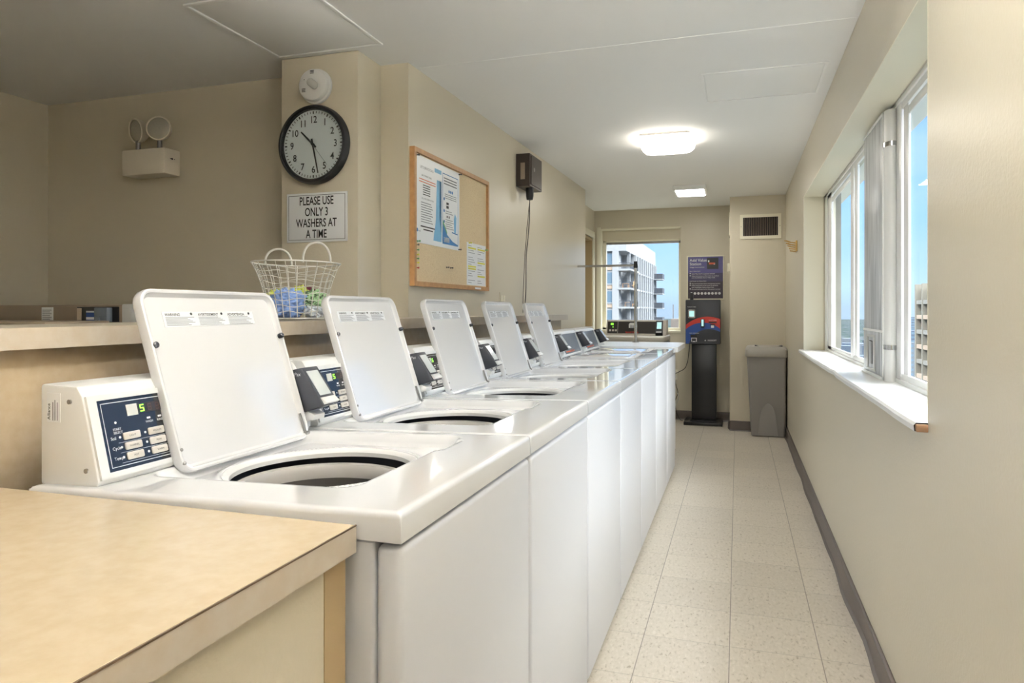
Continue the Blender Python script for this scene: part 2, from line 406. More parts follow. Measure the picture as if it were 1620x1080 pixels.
# right window -----------------------------------------------------------
XG = 0.60
b = MB()
def vbar(b, y0, y1, x0=XG - 0.02, x1=XG + 0.03, z0=WZ0 + 0.02, z1=WZ1): b.box(x0, x1, y0, y1, z0, z1, r=0.003)
vbar(b, 5.12, WY1, XG - 0.004, XG + 0.008); vbar(b, WY0, WY0 + 0.05, XG - 0.004, XG + 0.008)
b.box(XG - 0.004, XG + 0.008, WY0, WY1, WZ0, WZ0 + 0.045, r=0.003); b.box(XG - 0.004, XG + 0.008, WY0, WY1, WZ1 - 0.045, WZ1, r=0.003)
b.box(XG - 0.012, XG - 0.003, WY0, WY1, WZ0, WZ0 + 0.022, r=0.002); b.box(XG - 0.012, XG - 0.003, WY0, WY1, WZ1 - 0.02, WZ1, r=0.002)
vbar(b, 4.16, 4.26, XG - 0.006, XG + 0.004); vbar(b, 4.06, 4.145, XG - 0.003, XG + 0.008); vbar(b, 3.50, 3.56, XG - 0.004, XG + 0.008)
vbar(b, 5.30, WY1, XG - 0.012, XG - 0.004)
vbar(b, 3.00, 3.16, XG - 0.008, XG + 0.004); vbar(b, 2.91, 2.985, XG - 0.002, XG + 0.008)
b.box(XG + 0.0, XG + 0.008, WY0 + 0.05, 2.91, WZ1 - 0.085, WZ1 - 0.055, r=0.002)
b.box(XG + 0.0, XG + 0.008, 4.2, 5.15, WZ1 - 0.085, WZ1 - 0.055, r=0.002)
w1 = struct(b.build('window_1', 'white_trim'))
for y0, y1 in ((4.2, 5.15), (3.1, 4.1), (WY0 + 0.03, 2.95)):
    b = MB(); b.box(XG + 0.009, XG + 0.012, y0, y1, WZ0 + 0.03, WZ1 - 0.03); b.build('window_pane', 'glass', parent=w1)
# sill with knocked-off near corner
b = MB()
ys = [1.985] + [2.0 + 0.07 * i for i in range(50)] + [5.5]
lp = []
for y in ys:
    inner = y > WY0 + 0.002 and y < WY1
    e = 0.422 + 0.004 * noise.noise(Vector((y * 3, 0, 1))) + (0.010 * math.exp(-((y - 3.6) / 0.09) ** 2))
    xb = XG - 0.01 if (WY0 < y < WY1) else XR + 0.002
    lp.append([(e, y, WZ0 - 0.018), (e - 0.002, y, WZ0 - 0.003), (e + 0.004, y, WZ0 + 0.004), (xb, y, WZ0 + 0.006), (xb, y, WZ0 - 0.018)])
b.loft(lp)
b.add(lp[0], [(0, 1, 2, 3, 4)], 1)
b.v = [Vector(v) for v in b.v]
for i in range(len(b.f) - 1, len(b.f)): pass
sill = b.build('window_sill', ['white_trim', 'rust'], parent=w1)
b = MB(); b.box(0.424, XR + 0.001, 1.972, 1.985, WZ0 - 0.018, WZ0 + 0.001, r=0.002); b.build('sill_end', 'rust', parent=w1, label='bare wood end of the sill')
# cream reveals of the opening
b = MB()
b.box(XR - 0.0005, XG - 0.02, WY1 - 0.004, WY1 + 0.001, WZ0 + 0.006, WZ1); b.box(XR - 0.0005, XG - 0.02, WY0, WY1, WZ1 - 0.004, WZ1 + 0.001); b.box(XR - 0.0005, XG - 0.02, WY0 - 0.001, WY0 + 0.004, WZ0 + 0.006, WZ1)
b.build('window_reveal', 'cream', parent=w1)

# far window ---------------------------------------------------------------
b = MB()
b.box(FX0, FX0 + 0.045, YF + 0.10, YF + 0.16, FZ0, FZ1 - 0.03, r=0.003); b.box(FX1 - 0.03, FX1, YF + 0.12, YF + 0.16, FZ0, FZ1 - 0.1, r=0.003)
b.box(FX0, FX1, YF + 0.10, YF + 0.16, FZ0, FZ0 + 0.03, r=0.003); b.box(FX0, FX1, YF + 0.10, YF + 0.16, FZ1 - 0.135, FZ1 - 0.115, r=0.003)
w2 = struct(b.build('window_2', 'cream'))
b = MB(); b.box(FX0, FX1, YF + 0.09, YF + 0.19, FZ1 - 0.115, FZ1); b.build('window_header', 'paint', parent=w2)
b = MB(); b.box(FX0, FX1, YF + 0.12, YF + 0.15, FZ1 - 0.16, FZ1 - 0.135); b.build('window_track', 'steel', parent=w2)
b = MB(); b.box(FX0 + 0.04, FX1 - 0.02, YF + 0.138, YF + 0.142, FZ0 + 0.02, FZ1 - 0.14); b.build('window_pane', 'glass', parent=w2)
b = MB(); b.box(FX0 - 0.008, FX1 + 0.0, YF - 0.012, YF + 0.1, FZ0 - 0.025, FZ0 + 0.004, r=0.003); b.build('window_sill', 'cream', parent=w2)
b = MB()
b.box(FX0, FX1, YF + 0.001, YF + 0.09, FZ1 - 0.004, FZ1 + 0.001); b.box(FX0 - 0.001, FX0 + 0.004, YF + 0.001, YF + 0.1, FZ0, FZ1)
b.box(FX0 - 0.045, FX0, YF - 0.012, YF, FZ0 - 0.02, FZ1 + 0.03, r=0.002); b.box(FX0, FX1, YF - 0.006, YF, FZ1, FZ1 + 0.012, r=0.002)
b.build('window_casing', 'cream', parent=w2)

# ceiling access panels
def hatch(name, x0, x1, y0, y1):
    b = MB(); t = 0.014; z0, z1 = CEIL - 0.006, CEIL
    for a in ((x0, x1, y0, y0 + t), (x0, x1, y1 - t, y1), (x0, x0 + t, y0 + t, y1 - t), (x1 - t, x1, y0 + t, y1 - t)): b.box(*a, z0, z1, r=0.002)
    b.box(x0 + t + 0.004, x1 - t - 0.004, y0 + t + 0.004, y1 - t - 0.004, CEIL - 0.003, CEIL, r=0.001)
    return struct(b.build(name, 'ceiling'))
hatch('trim_1', -1.975, -1.45, 2.12, 2.70); hatch('trim_2', -0.17, 0.40, 3.51, 4.0)
# shallow band modelled on the ceiling for a light effect from the column
b = MB(); b.box(-1.43, XR - 0.001, 3.02, 3.55, CEIL - 0.0015, CEIL); struct(b.build('trim_3', 'ceiling'))

# ================================================================== WASHERS
XF = -0.455
DEP = 0.715; WID = 0.652
Y0 = 0.90; PITCH = 0.657
def wz(d): return 0.922 - 0.016 * d / DEP
def sstep(a, b_, x):
    t = min(max((x - a) / (b_ - a), 0), 1); return t * t * (3 - 2 * t)
HC = (0.355, 0.352); HR = 0.182
def recess(d, y):
    cx, cy, hw, hh, r = 0.3625, 0.366, 0.2125, 0.248, 0.035
    front = 0.016 * sstep(0.44, 0.46, y) * (1 - sstep(0.555, 0.575, y))
    dd = d + (front if d < cx else 0)
    qx = abs(dd - cx) - (hw - r); qy = abs(y - cy) - (hh - r)
    sd_ = math.hypot(max(qx, 0), max(qy, 0)) + min(max(qx, qy), 0) - r
    depth = 0.026 * (1 - sstep(-0.018, 0.002, sd_))
    rr = math.hypot(d - HC[0], y - HC[1])
    lip = 0.005 * math.exp(-((rr - HR - 0.014) / 0.010) ** 2) * (1 if depth > 0.01 else 0)
    return -depth + lip - 0.010 * (1 - sstep(0, 0.014, rr - HR))
def worktop_mesh(lid=True):
    b = MB(); R = 0.009
    def axis(L_, step):
        n_ = int((L_ - 2 * R) / step); mid = [R + (L_ - 2 * R) * i / n_ for i in range(1, n_)]
        return [0] + [0, 0.0013, 0.0045] + [R] + mid + [L_ - R] + [L_ - 0.0045, L_ - 0.0013, L_] + [L_]
    D = axis(DEP, 0.0065); Yl = axis(WID, 0.0065)
    def drop(v, L_):
        q = min(v, L_ - v)
        if q >= R: return 0
        return R - math.sqrt(max(R * R - (R - q) ** 2, 0))
    nd, ny = len(D), len(Yl); vs_ = []; fs = []; used = set()
    for i in range(nd - 1):
        for j in range(ny - 1):
            if math.hypot((D[i] + D[i + 1]) / 2 - HC[0], (Yl[j] + Yl[j + 1]) / 2 - HC[1]) < HR: continue
            f = tuple(a * ny + c for a, c in ((i, j), (i + 1, j), (i + 1, j + 1), (i, j + 1))); fs.append(f); used.update(f)
    for i, d in enumerate(D):
        for j, y in enumerate(Yl):
            rr = math.hypot(d - HC[0], y - HC[1]); dx, dy = d, y
            if rr > 0 and rr < HR + 0.0032 and (i * ny + j) in used:
                k = HR / rr; dx = HC[0] + (d - HC[0]) * k; dy = HC[1] + (y - HC[1]) * k
            z = wz(dx) + recess(dx, dy) - max(drop(d, DEP), drop(y, WID))
            if i in (0, nd - 1) or j in (0, ny - 1): z = 0.878
            vs_.append((XF - dx, Y0 + dy, z))
    b.add(vs_, fs); return b

def lid_pts(y0, y1, A, B, prof, r=0.03, skew=0):
    """loops of a rounded tray standing in the plane through A (bottom) and B (top), (x, z) each"""
    A = Vector((A[0], 0, A[1])); B = Vector((B[0], 0, B[1])); up = (B - A); h = up.length; up.normalize(); nrm = Vector((up.z, 0, -up.x))
    c = (A + B) / 2 + Vector((0, (y0 + y1) / 2, 0)); w_ = y1 - y0
    return [[c + Vector((0, p[0], 0)) + up * p[1] + nrm * hgt for p in rrect(w_, h, r, 6, ins)] for ins, hgt in prof], c, up, nrm, h

def build_washer(kind, y0):
    global Y0
    Y0 = y0
    XB = XF - DEP
    root = thing('top_load_washer', 'x', 'washing machine', (XF - DEP / 2, Y0 + WID / 2, 0), 'white top loading washers standing in a row')
    # cabinet and front panel
    b = MB(); cxm, cym = (XB + 0.02 + XF - 0.045) / 2, Y0 + WID / 2; cw, cl = DEP - 0.065, WID - 0.006
    b.loft([[(cxm + p[0], cym + p[1], z_) for p in rrect(cw, cl, 0.006, 3, i_)] for i_, z_ in ((0, 0.012), (0, 0.874), (0.002, 0.876), (0.010, 0.876), (0.010, 0.75))], True, True)
    for yy in (0.05, 0.6):
        for dd in (0.08, 0.62): b.cyl((XF - dd, Y0 + yy, 0), (XF - dd, Y0 + yy, 0.014), 0.02)
    # open top: tub well is inside the hole
    b.build('cabinet', 'enamel_side', root)
    b = MB(); b.box(XF - 0.043, XF, Y0 + 0.003, Y0 + WID - 0.003, 0.02, 0.872, r=0.012, seg=4); b.build('front_panel', 'enamel_side', root)
    wt = worktop_mesh().build('worktop', 'enamel', root, ang=60)
    # tub
    cx, cy = XF - HC[0], Y0 + HC[1]
    zt = 0.886
    b = MB(); b.lathe((cx, cy, 0.914), (-0.0224, 0, 1), [(HR + 0.014, -0.0245), (HR + 0.009, -0.0225), (HR + 0.003, -0.0245), (HR - 0.002, -0.0305), (HR - 0.001, -0.040), (HR + 0.013, -0.0425)], 72, False, False, 0)
    b.build('tub_rim', 'plastic_w', root)
    b = MB(); b.lathe((cx, cy, 0), (0, 0, 1), [(HR + 0.012, zt - 0.012), (HR + 0.02, zt - 0.03), (HR + 0.02, zt - 0.006 - 0.035), (HR + 0.01, zt - 0.034), (HR + 0.002, zt - 0.028)], 64, False, False)
    b.build('tub_gasket', 'charcoal', root)
    b = MB(); b.lathe((cx, cy, 0), (0, 0, 1), [(HR + 0.004, zt - 0.034), (HR - 0.006, zt - 0.026), (HR - 0.020, zt - 0.027), (HR - 0.026, zt - 0.038), (HR - 0.024, zt - 0.058)], 64, False, False)
    b.build('balance_ring', 'ring', root)
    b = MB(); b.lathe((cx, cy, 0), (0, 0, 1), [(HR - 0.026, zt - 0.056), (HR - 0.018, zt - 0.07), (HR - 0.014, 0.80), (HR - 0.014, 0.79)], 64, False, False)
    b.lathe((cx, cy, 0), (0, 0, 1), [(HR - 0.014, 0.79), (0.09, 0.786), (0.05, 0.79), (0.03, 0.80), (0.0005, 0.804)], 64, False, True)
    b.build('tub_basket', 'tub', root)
    # console
    yc0, yc1 = Y0 + 0.022, Y0 + WID - 0.010
    if kind == 'A': prof = [(-1.168, 0.905), (-1.040, 0.908), (-1.036, 0.914), (-1.074, 1.062), (-1.086, 1.078), (-1.164, 1.081), (-1.168, 1.077)]
    else: prof = [(-1.168, 0.905), (-1.035, 0.908), (-1.032, 0.918), (-1.088, 1.066), (-1.098, 1.074), (-1.164, 1.081), (-1.168, 1.077)]
    b = MB(); b.loft([[(x, y, z) for x, z in prof] for y in (yc0, yc1)])
    bm = bmesh.new(); vv = [bm.verts.new(v) for v in b.v]; [bm.faces.new([vv[i] for i in f]) for f in b.f]
    bmesh.ops.bevel(bm, geom=bm.edges[:], offset=0.003, segments=2, profile=0.5, affect='EDGES')
    b = MB(); b.frombm(bm)
    P0 = Vector((prof[2][0], 0, prof[2][1])); P1 = Vector((prof[3][0], 0, prof[3][1])); U = (P1 - P0); HL = U.length; U.normalize(); N = Vector((U.z, 0, -U.x)); Yv = Vector((0, 1, 0))
    def fp(y, h, off=0.0): return P0 + U * h + N * off + Yv * (Y0 + y)
    def fbox(b, ya, yb, ha, hb, o0, o1, mi=None): b.hexa([fp(ya, ha, o0), fp(yb, ha, o0), fp(yb, hb, o0), fp(ya, hb, o0)], [fp(ya, ha, o1), fp(yb, ha, o1), fp(yb, hb, o1), fp(ya, hb, o1)], mi)
    # raised bezel
    fbox(b, 0.026, WID - 0.014, 0.004, 0.014, 0, 0.005); fbox(b, 0.026, WID - 0.014, HL - 0.012, HL - 0.002, 0, 0.005)
    fbox(b, 0.026, 0.044, 0.014, HL - 0.012, 0, 0.005); fbox(b, WID - 0.05, WID - 0.014, 0.014, HL - 0.012, 0, 0.005)
    if kind == 'B':
        fbox(b, 0.044, 0.13, 0.014, HL - 0.012, 0, 0.005)
    cons = b.build('control_console', 'plastic_w', root)
    for (x, z) in ((-1.100, 1.052), (-1.062, 0.935)):
        b = MB(); b.cyl((x, yc0 + 0.001, z), (x, yc0 - 0.003, z), 0.0042, n=12); b.build('screw', 'steel', cons)
    b = MB(); b.box(-1.153, -1.122, yc0 - 0.0006, yc0 + 0.001, 1.015, 1.066); 
    b.text('Alliance', 0.009, (-1.145, yc0 - 0.001, 1.019), (0, 0, 1), (-1, 0, 0), mi=1, bold=True)
    for k in range(3):
        b.box(-1.1395 + 0.005 * k, -1.138 + 0.005 * k, yc0 - 0.001, yc0, 1.018, 1.050 + 0.004 * (k % 2), mi=2)
    b.build('rating_label', ['paper', 'print_k', 'print_g'], cons)
    if kind == 'A':
        b = MB(); fbox(b, 0.044, WID - 0.05, 0.014, HL - 0.012, 0, 0.0022)
        pn = b.build('control_panel', 'panel', root)
        b = MB(); t = 0.0011; o = 0.0026
        for a in ((0.052, 0.40, 0.020, 0.020 + t), (0.052, 0.40, HL - 0.019, HL - 0.019 + t), (0.052, 0.052 + t, 0.020, HL - 0.019), (0.40, 0.40 + t, 0.020, HL - 0.019)): fbox(b, *a, 0.002, o)
        for k in range(3):
            fbox(b, 0.075, 0.39, 0.0285 + 0.018 * k - 0.0035, 0.029 + 0.018 * k - 0.0035, 0.002, o)
            b.text(('Temp', 'Cycle', 'Soil')[k], 0.008, fp(0.060, 0.032 + 0.018 * k, o), Yv, U)
            for q in range(3): b.lathe(fp(0.0795 + 0.056 * q, 0.035 + 0.018 * k, 0.0022), N, [(0.0022, 0.0), (0.0022, 0.0008)], 10)
        for q in range(3):
            b.text(('WASH', 'RINSE', 'SPIN')[q], 0.006, fp(0.150 + 0.026 * q, 0.088, o), Yv, U, 'C'); fbox(b, 0.146 + 0.026 * q, 0.154 + 0.026 * q, 0.095, 0.0985, 0.002, o)
        b.text('START', 0.006, fp(0.068, 0.084, o), Yv, U); b.text('SELECT', 0.006, fp(0.068, 0.078, o), Yv, U); b.lathe(fp(0.076, 0.098, 0.0022), N, [(0.0022, 0.0), (0.0022, 0.0008)], 10)
        b.build('panel_lettering', 'print_w', pn)
        for k in range(3):
            for q in range(3):
                b = MB(); c = fp(0.105 + 0.056 * q, 0.035 + 0.018 * k)
                lps = [[c + Yv * p[0] + U * p[1] + N * h_ for p in rrect(0.037, 0.0135, 0.003, 3, i_)] for i_, h_ in ((0, 0.002), (0, 0.0042), (0.0015, 0.0052))]
                b.loft(lps); b.text((('HOT', 'WARM', 'COLD'), ('NORMAL', 'PERM', 'DELICATE'), ('LIGHT', 'MEDIUM', 'HEAVY'))[k][q], 0.0052, c - U * 0.002 + N * 0.0054, Yv, U, 'C', 1)
                b.build('button', ['button', 'print_k'], pn)
        b = MB(); fbox(b, 0.108, 0.192, 0.108, 0.126, 0.002, 0.003); dsp = b.build('display', 'black', pn)
        b = MB(); fbox(b, 0.104, 0.128, 0.106, 0.127, 0.002, 0.0032); b.build('pale_window', 'plastic_lg', pn)
        segs = {'1': 'bc', '5': 'afgcd', '8': 'abcdefg'}
        bl, bo = MB(), MB()
        for q, (ch, m_) in enumerate((('5', bl), ('8', bo), ('8', bo))):
            ox = 0.134 + 0.018 * q; oh = 0.1105; sw, sh, t = 0.009, 0.013, 0.0018
            S = {'a': (0, sw, sh - t, sh), 'd': (0, sw, 0, t), 'g': (0, sw, sh / 2 - t / 2, sh / 2 + t / 2), 'b': (sw - t, sw, sh / 2, sh), 'c': (sw - t, sw, 0, sh / 2), 'f': (0, t, sh / 2, sh), 'e': (0, t, 0, sh / 2)}
            for s_ in segs[ch]:
                a = S[s_]; fbox(m_, ox + a[0], ox + a[1], oh + a[2], oh + a[3], 0.003, 0.0034)
        bl.build('lit_digits', 'led', pn, label='green lit digits'); bo.build('unlit_digits', 'led_off', pn)
    else:
        b = MB(); fbox(b, 0.13, WID - 0.05, 0.014, HL - 0.012, 0, 0.0022)
        pn = b.build('control_panel', 'greypanel', root)
        b = MB(); b.text('Speed Queen', 0.020, fp(0.36, 0.024, 0.003), Yv, U, 'C', bold=True); fbox(b, 0.18, 0.30, 0.024, 0.032, 0.002, 0.003); b.build('panel_logo', 'orange', pn)
        b = MB(); fbox(b, 0.15, 0.24, 0.05, 0.12, 0.002, 0.003); b.build('panel_card', 'paper', pn)
        b = MB()
        for k in range(9): b.box(-1.0335, -1.030, Y0 + 0.05 + 0.062 * k, Y0 + 0.095 + 0.062 * k, 0.9125, 0.9165)
        b.build('vent_slot', 'grille', pn)
    # card reader strapped to the far end of the console
    ry0, ry1 = Y0 + 0.604, Y0 + 0.674
    A, B_, C_, D_ = (-1.076, 1.058), (-1.036, 1.067), (-0.972, 0.976), (-1.028, 0.956)
    b = MB(); b.loft([[(x, y, z) for x, z in (A, B_, C_, D_)] for y in (ry0, ry1)])
    bm = bmesh.new(); vv = [bm.verts.new(v) for v in b.v]; [bm.faces.new([vv[i] for i in f]) for f in b.f]
    bmesh.ops.bevel(bm, geom=bm.edges[:], offset=0.0025, segments=2, profile=0.5, affect='EDGES'); b = MB(); b.frombm(bm)
    rd = b.build('card_reader', 'charcoal', root)
    u = (Vector((B_[0], 0, B_[1])) - Vector((C_[0], 0, C_[1]))); L_ = u.length; u.normalize(); n_ = Vector((u.z, 0, -u.x)); c0 = Vector((C_[0], 0, C_[1]))
    def rp(y, h, o): return c0 + u * h + n_ * o + Yv * y
    b = MB()
    b.hexa([rp(ry0 + 0.011, 0.028, 0), rp(ry1 - 0.011, 0.028, 0), rp(ry1 - 0.011, L_ - 0.012, 0), rp(ry0 + 0.011, L_ - 0.012, 0)], [rp(ry0 + 0.011, 0.028, 0.0012), rp(ry1 - 0.011, 0.028, 0.0012), rp(ry1 - 0.011, L_ - 0.012, 0.0012), rp(ry0 + 0.011, L_ - 0.012, 0.0012)])
    b.build('reader_screen', 'screen', rd)
    b = MB()
    b.hexa([rp(ry0 + 0.006, 0.002, 0), rp(ry1 - 0.004, 0.002, 0), rp(ry1 - 0.004, 0.022, 0), rp(ry0 + 0.006, 0.022, 0)], [rp(ry0 + 0.006, 0.002, 0.008), rp(ry1 - 0.004, 0.002, 0.008), rp(ry1 - 0.004, 0.020, 0.003), rp(ry0 + 0.006, 0.020, 0.003)])
    b.build('card_slot', 'plastic_w', rd)
    b = MB(); b.text('Pax', 0.013, (A[0] + 0.030, ry0 - 0.0008, A[1] - 0.012), (0.93, 0, 0.1), (0, 0, 1), 'C'); b.build('reader_logo', 'print_w', rd)
    b = MB()
    yy0, yy1 = ry0 + 0.004, ry1 - 0.02
    b.loft([[(-1.082, y, 1.05), (-1.060, y, 1.05), (-1.018, y, 0.958), (-1.000, y, 0.950), (-1.002, y, 0.938), (-1.042, y, 0.930)] for y in (yy0, yy1)])
    b.box(-1.160, -1.088, Y0 + 0.628, Y0 + 0.642, 1.080, 1.084, r=0.001); b.box(-1.044, -1.034, Y0 + 0.628, Y0 + 0.642, 0.916, 0.94, r=0.001)
    b.build('reader_bracket', 'plastic_w', root)
    # lid
    la, lb = Y0 + 0.182, Y0 + 0.602
    outer = [(0.006, -0.013), (0.0015, -0.011), (0, -0.007), (0, 0.006), (0.0015, 0.010), (0.005, 0.0115), (0.009, 0.010), (0.0115, 0.004), (0.016, 0.0)]
    if kind == 'A':
        lps, c, up, nr, h = lid_pts(la, lb, (-1.014, 0.894), (-1.130, 1.252), outer, r=0.034)
        b = MB(); b.loft(lps); lid = b.build('lid', 'enamel', root)
        W_ = lb - la
        def q(a, v, o=0): return c + Yv * (a - 0.5) * W_ + up * (v - 0.5) * h + nr * o       # a 0..1 near to far, v 0..1 bottom to top
        b = MB(); b.loft([[q(.135, .785, 0), q(.80, .795, 0), q(.80, .875, 0), q(.135, .875, 0)], [q(.135, .785, .0008), q(.80, .795, .0008), q(.80, .875, .0008), q(.135, .875, .0008)]])
        for k, (tt, sp) in enumerate((('WARNING', .15), ('AVERTISSEMENT', .37), ('ADVERTENCIA', .59))):
            b.text(tt, 0.0085, q(sp, .850, .0012), Yv, up, 'L', 1, True)
            for j in range(7):
                v = .843 - .0075 * j; e_ = sp + .19 - .03 * ((j * 7 + k * 3) % 4) / 2
                b.quad(q(sp, v - .0028, .0012), q(e_, v - .0028, .0012), q(e_, v, .0012), q(sp, v, .0012), 2)
            b.lathe(q(sp + .175, .862, .0008), nr, [(.003, 0), (.003, .0006)], 10, mi=1)
        b.build('warning_label', ['paper', 'print_k', 'print_g'], lid)
        for a in (.025, .975):
            b = MB(); b.lathe(q(a, .685 if a < .5 else .70, .004), nr, [(.0065, 0), (.0065, .010), (.004, .0125)], 14); b.build('lid_bumper', 'charcoal', lid)
        for v in (.055, .125):
            b = MB(); b.lathe(q(.018, v, .008), nr, [(.0035, 0), (.0035, .0045), (.002, .0055)], 10); b.build('hinge_screw', 'steel', lid)
        b = MB(); b.loft([[q(.958, .03, .004), q(.968, .03, .004), q(.968, .17, .004), q(.958, .17, .004)], [q(.958, .03, .011), q(.968, .03, .011), q(.968, .17, .008), q(.958, .17, .008)]])
        b.cyl(q(.95, .035, .010), q(.982, .035, .010), .005, n=12)
        b.build('hinge_bracket', 'steel', lid)
    else:
        b = MB(); cc = Vector((-0.829, (la + lb) / 2 - 0.025, 0.915))
        b.loft([[cc + Vector((p[1], p[0], h_)) for p in rrect(0.44, 0.372, 0.03, 6, i_)] for i_, h_ in ((0.006, -0.018), (0, -0.012), (0, 0.0), (0.002, 0.004), (0.008, 0.006))])
        b.build('lid', 'enamel', root)
    return root
wA = build_washer('A', 0.90)
washers = [wA]
ordinal = ['open lidded white washer closest to the tan counter, its end control console in full view',
           'open lidded white washer second from the tan counter, level with the wire basket',
           'open lidded white washer third from the tan counter, middle of the five raised lids',
           'open lidded white washer fourth from the tan counter, below the brown wall box',
           'open lidded white washer fifth from the tan counter, farthest raised lid']
wA['label'] = ordinal[0]
for i in range(1, 5):
    c = tree_copy(wA); c.location.y += PITCH * i; c['label'] = ordinal[i]; washers.append(c)
wB = build_washer('B', 0.90 + PITCH * 5)
wB['label'] = 'white washer with its lid shut and grey console, next after the raised lids'
c = tree_copy(wB); c.location.y += PITCH; c['label'] = 'shut white washer at the far end of the row beside the white slab'

# ================================================================== LEDGE / COUNTERS
XS = -1.285
root = thing('wall_ledge', 'long laminate ledge behind the washers on a boxed half wall', 'ledge', (-1.42, 2.4, 0))
b = MB()
b.poly([(-1.25, YB + 0.5, 1.138), (-1.25, 5.30, 1.138), (-1.41, 5.30, 1.138), (-1.455, YA - 0.003, 1.138), (-1.586, YA - 0.003, 1.138), (-1.586, YB + 0.5, 1.138)], (0, 0, 0.040))
b.build('ledge_top', 'lam_edge', root, smooth=False)
b = MB()
b.poly([(XS, YB + 0.52, 0.0), (XS, 5.22, 0.0), (-1.412, 5.22, 0.0), (-1.457, YA - 0.004, 0.0), (-1.56, YA - 0.004, 0.0), (-1.56, YB + 0.52, 0.0)], (0, 0, 1.138))
b.build('ledge_panel', 'laminate', root, smooth=False)

root = thing('folding_counter', 'tan laminate folding counter in the near left corner beside the first washer', 'counter', (-0.9, 0.0, 0))
b = MB(); b.box(-1.282, -0.525, -0.9, 0.893, 0.862, 0.9015, r=0.0012, seg=1); b.build('counter_top', 'laminate', root)
b = MB(); b.box(-0.5255, -0.523, -0.9, 0.8935, 0.862, 0.8995); b.build('front_edge_strip', 'lam_edge', root)
b = MB(); b.box(-0.5245, -0.5225, -0.9, 0.8935, 0.8995, 0.9018); b.build('edge_seam', 'lam_dark', root)
b = MB(); b.box(-0.56, -0.538, -0.86, 0.833, 0.0, 0.862); b.build('support_panel', 'paint', root)
b = MB(); b.box(-0.56, -0.537, 0.834, 0.887, 0.0, 0.862); b.build('reflection_strip', 'jamb', root, label='tan strip painting a reflection at the end of the support panel')  # tan colour painted in for a reflection on the panel end

root = thing('slab_counter', 'white rounded slab counter beyond the last washer holding the steel pole', 'counter', (-0.85, 5.95, 0))
b = MB(); P = [(-1.27, 5.515), (-0.437, 5.515)]
r_ = 0.09; cx, cy = -0.437 - r_, 6.37 - r_
P += [(cx + r_ * math.cos(a), cy + r_ * math.sin(a)) for a in [PI / 2 * i / 8 for i in range(9)]] + [(-1.27, 6.37)]
b.poly([(x, y, 0.888) for x, y in P], (0, 0, 0.040)); b.build('counter_top', 'white_trim', root)
b = MB(); b.box(-1.2, -0.52, 5.58, 5.60, 0, 0.888); b.box(-1.2, -0.52, 6.28, 6.30, 0, 0.888); b.box(-1.2, -1.18, 5.6, 6.28, 0, 0.888); b.build('support_panel', 'white_trim', root)

root = thing('hanging_rail', 'thin steel pole on the white slab with a cross rail running to the left wall', 'clothes rail', (-0.86, 6.25, 0.928))
b = MB(); b.cyl((-0.86, 6.25, 0.928), (-0.86, 6.25, 1.62), 0.013); b.cyl((-0.86, 6.25, 0.928), (-0.86, 6.25, 0.934), 0.03); b.build('pole', 'chrome', root)
b = MB(); b.cyl((-0.86, 6.25, 1.61), (-1.385, 6.25, 1.61), 0.010); b.build('cross_rail', 'chrome', root)
b = MB(); b.cyl((-0.86, 6.25, 1.618), (-0.86, 6.25, 1.645), 0.015); b.cyl((-0.86, 6.25, 1.585), (-0.86, 6.25, 1.62), 0.017); b.build('end_cap', 'black', root)

# ================================================================== BEIGE WASHER AT THE FAR WINDOW
root = thing('top_load_washer', 'beige washer facing the room below the far window, dark console panel', 'washing machine', (-1.0, 7.15, 0))
b = MB(); b.box(-1.34, -0.675, 6.80, 7.50, 0.0, 0.90, r=0.006); b.build('cabinet', 'beige_app', root)
b = MB(); b.box(-1.345, -0.670, 6.79, 7.50, 0.902, 0.957, r=0.012, seg=3); b.build('worktop', 'beige_app', root)
b = MB(); b.loft([[(x, 7.16, 0.957), (x, 7.40, 0.957), (x, 7.40, 1.112), (x, 7.21, 1.112)] for x in (-1.29, -0.685)])
cs = b.build('control_console', 'beige_app', root, smooth=False)
def ff(x, h, o=0): return Vector((x, 7.16 + 0.05 * h / 0.155 - o, 0.957 + h))
b = MB(); b.hexa([ff(-1.275, .02), ff(-.765, .02), ff(-.765, .14), ff(-1.275, .14)], [ff(-1.275, .02, .003), ff(-.765, .02, .003), ff(-.765, .14, .003), ff(-1.275, .14, .003)]); pn = b.build('control_panel', 'grille', root)
b = MB(); b.hexa([ff(-1.172, .02, .003), ff(-1.168, .02, .003), ff(-1.168, .14, .003), ff(-1.172, .14, .003)], [ff(-1.172, .02, .004), ff(-1.168, .02, .004), ff(-1.168, .14, .004), ff(-1.172, .14, .004)])
for k in range(3): b.hexa([ff(-1.258 + .03 * k, .04, .003), ff(-1.238 + .03 * k, .04, .003), ff(-1.238 + .03 * k, .06, .003), ff(-1.258 + .03 * k, .06, .003)], [ff(-1.258 + .03 * k, .04, .006), ff(-1.238 + .03 * k, .04, .006), ff(-1.238 + .03 * k, .06, .006), ff(-1.258 + .03 * k, .06, .006)])
b.build('button', 'button', pn)
b = MB(); b.text('88', .03, ff(-1.245, .105, .0045), (1, 0, 0), (0, .3, 1)); b.text('5', .022, ff(-1.225, .078, .0045), (1, 0, 0), (0, .3, 1)); b.build('lit_digits', 'led', pn)
b = MB(); b.text('Speed Queen', .024, ff(-1.09, .026, .0045), (1, 0, 0), (0, .3, 1), bold=True); b.build('panel_logo', 'red', pn)
b = MB(); c = ff(-1.015, .085, .003); b.loft([[c + Vector((p[0], -h_, p[1])) for p in rrect(.085, .085, .02, 4)] for h_ in (0, .003)]); b.build('panel_card', 'plastic_w', pn)
b = MB(); c = ff(-1.015, .085, .0065)
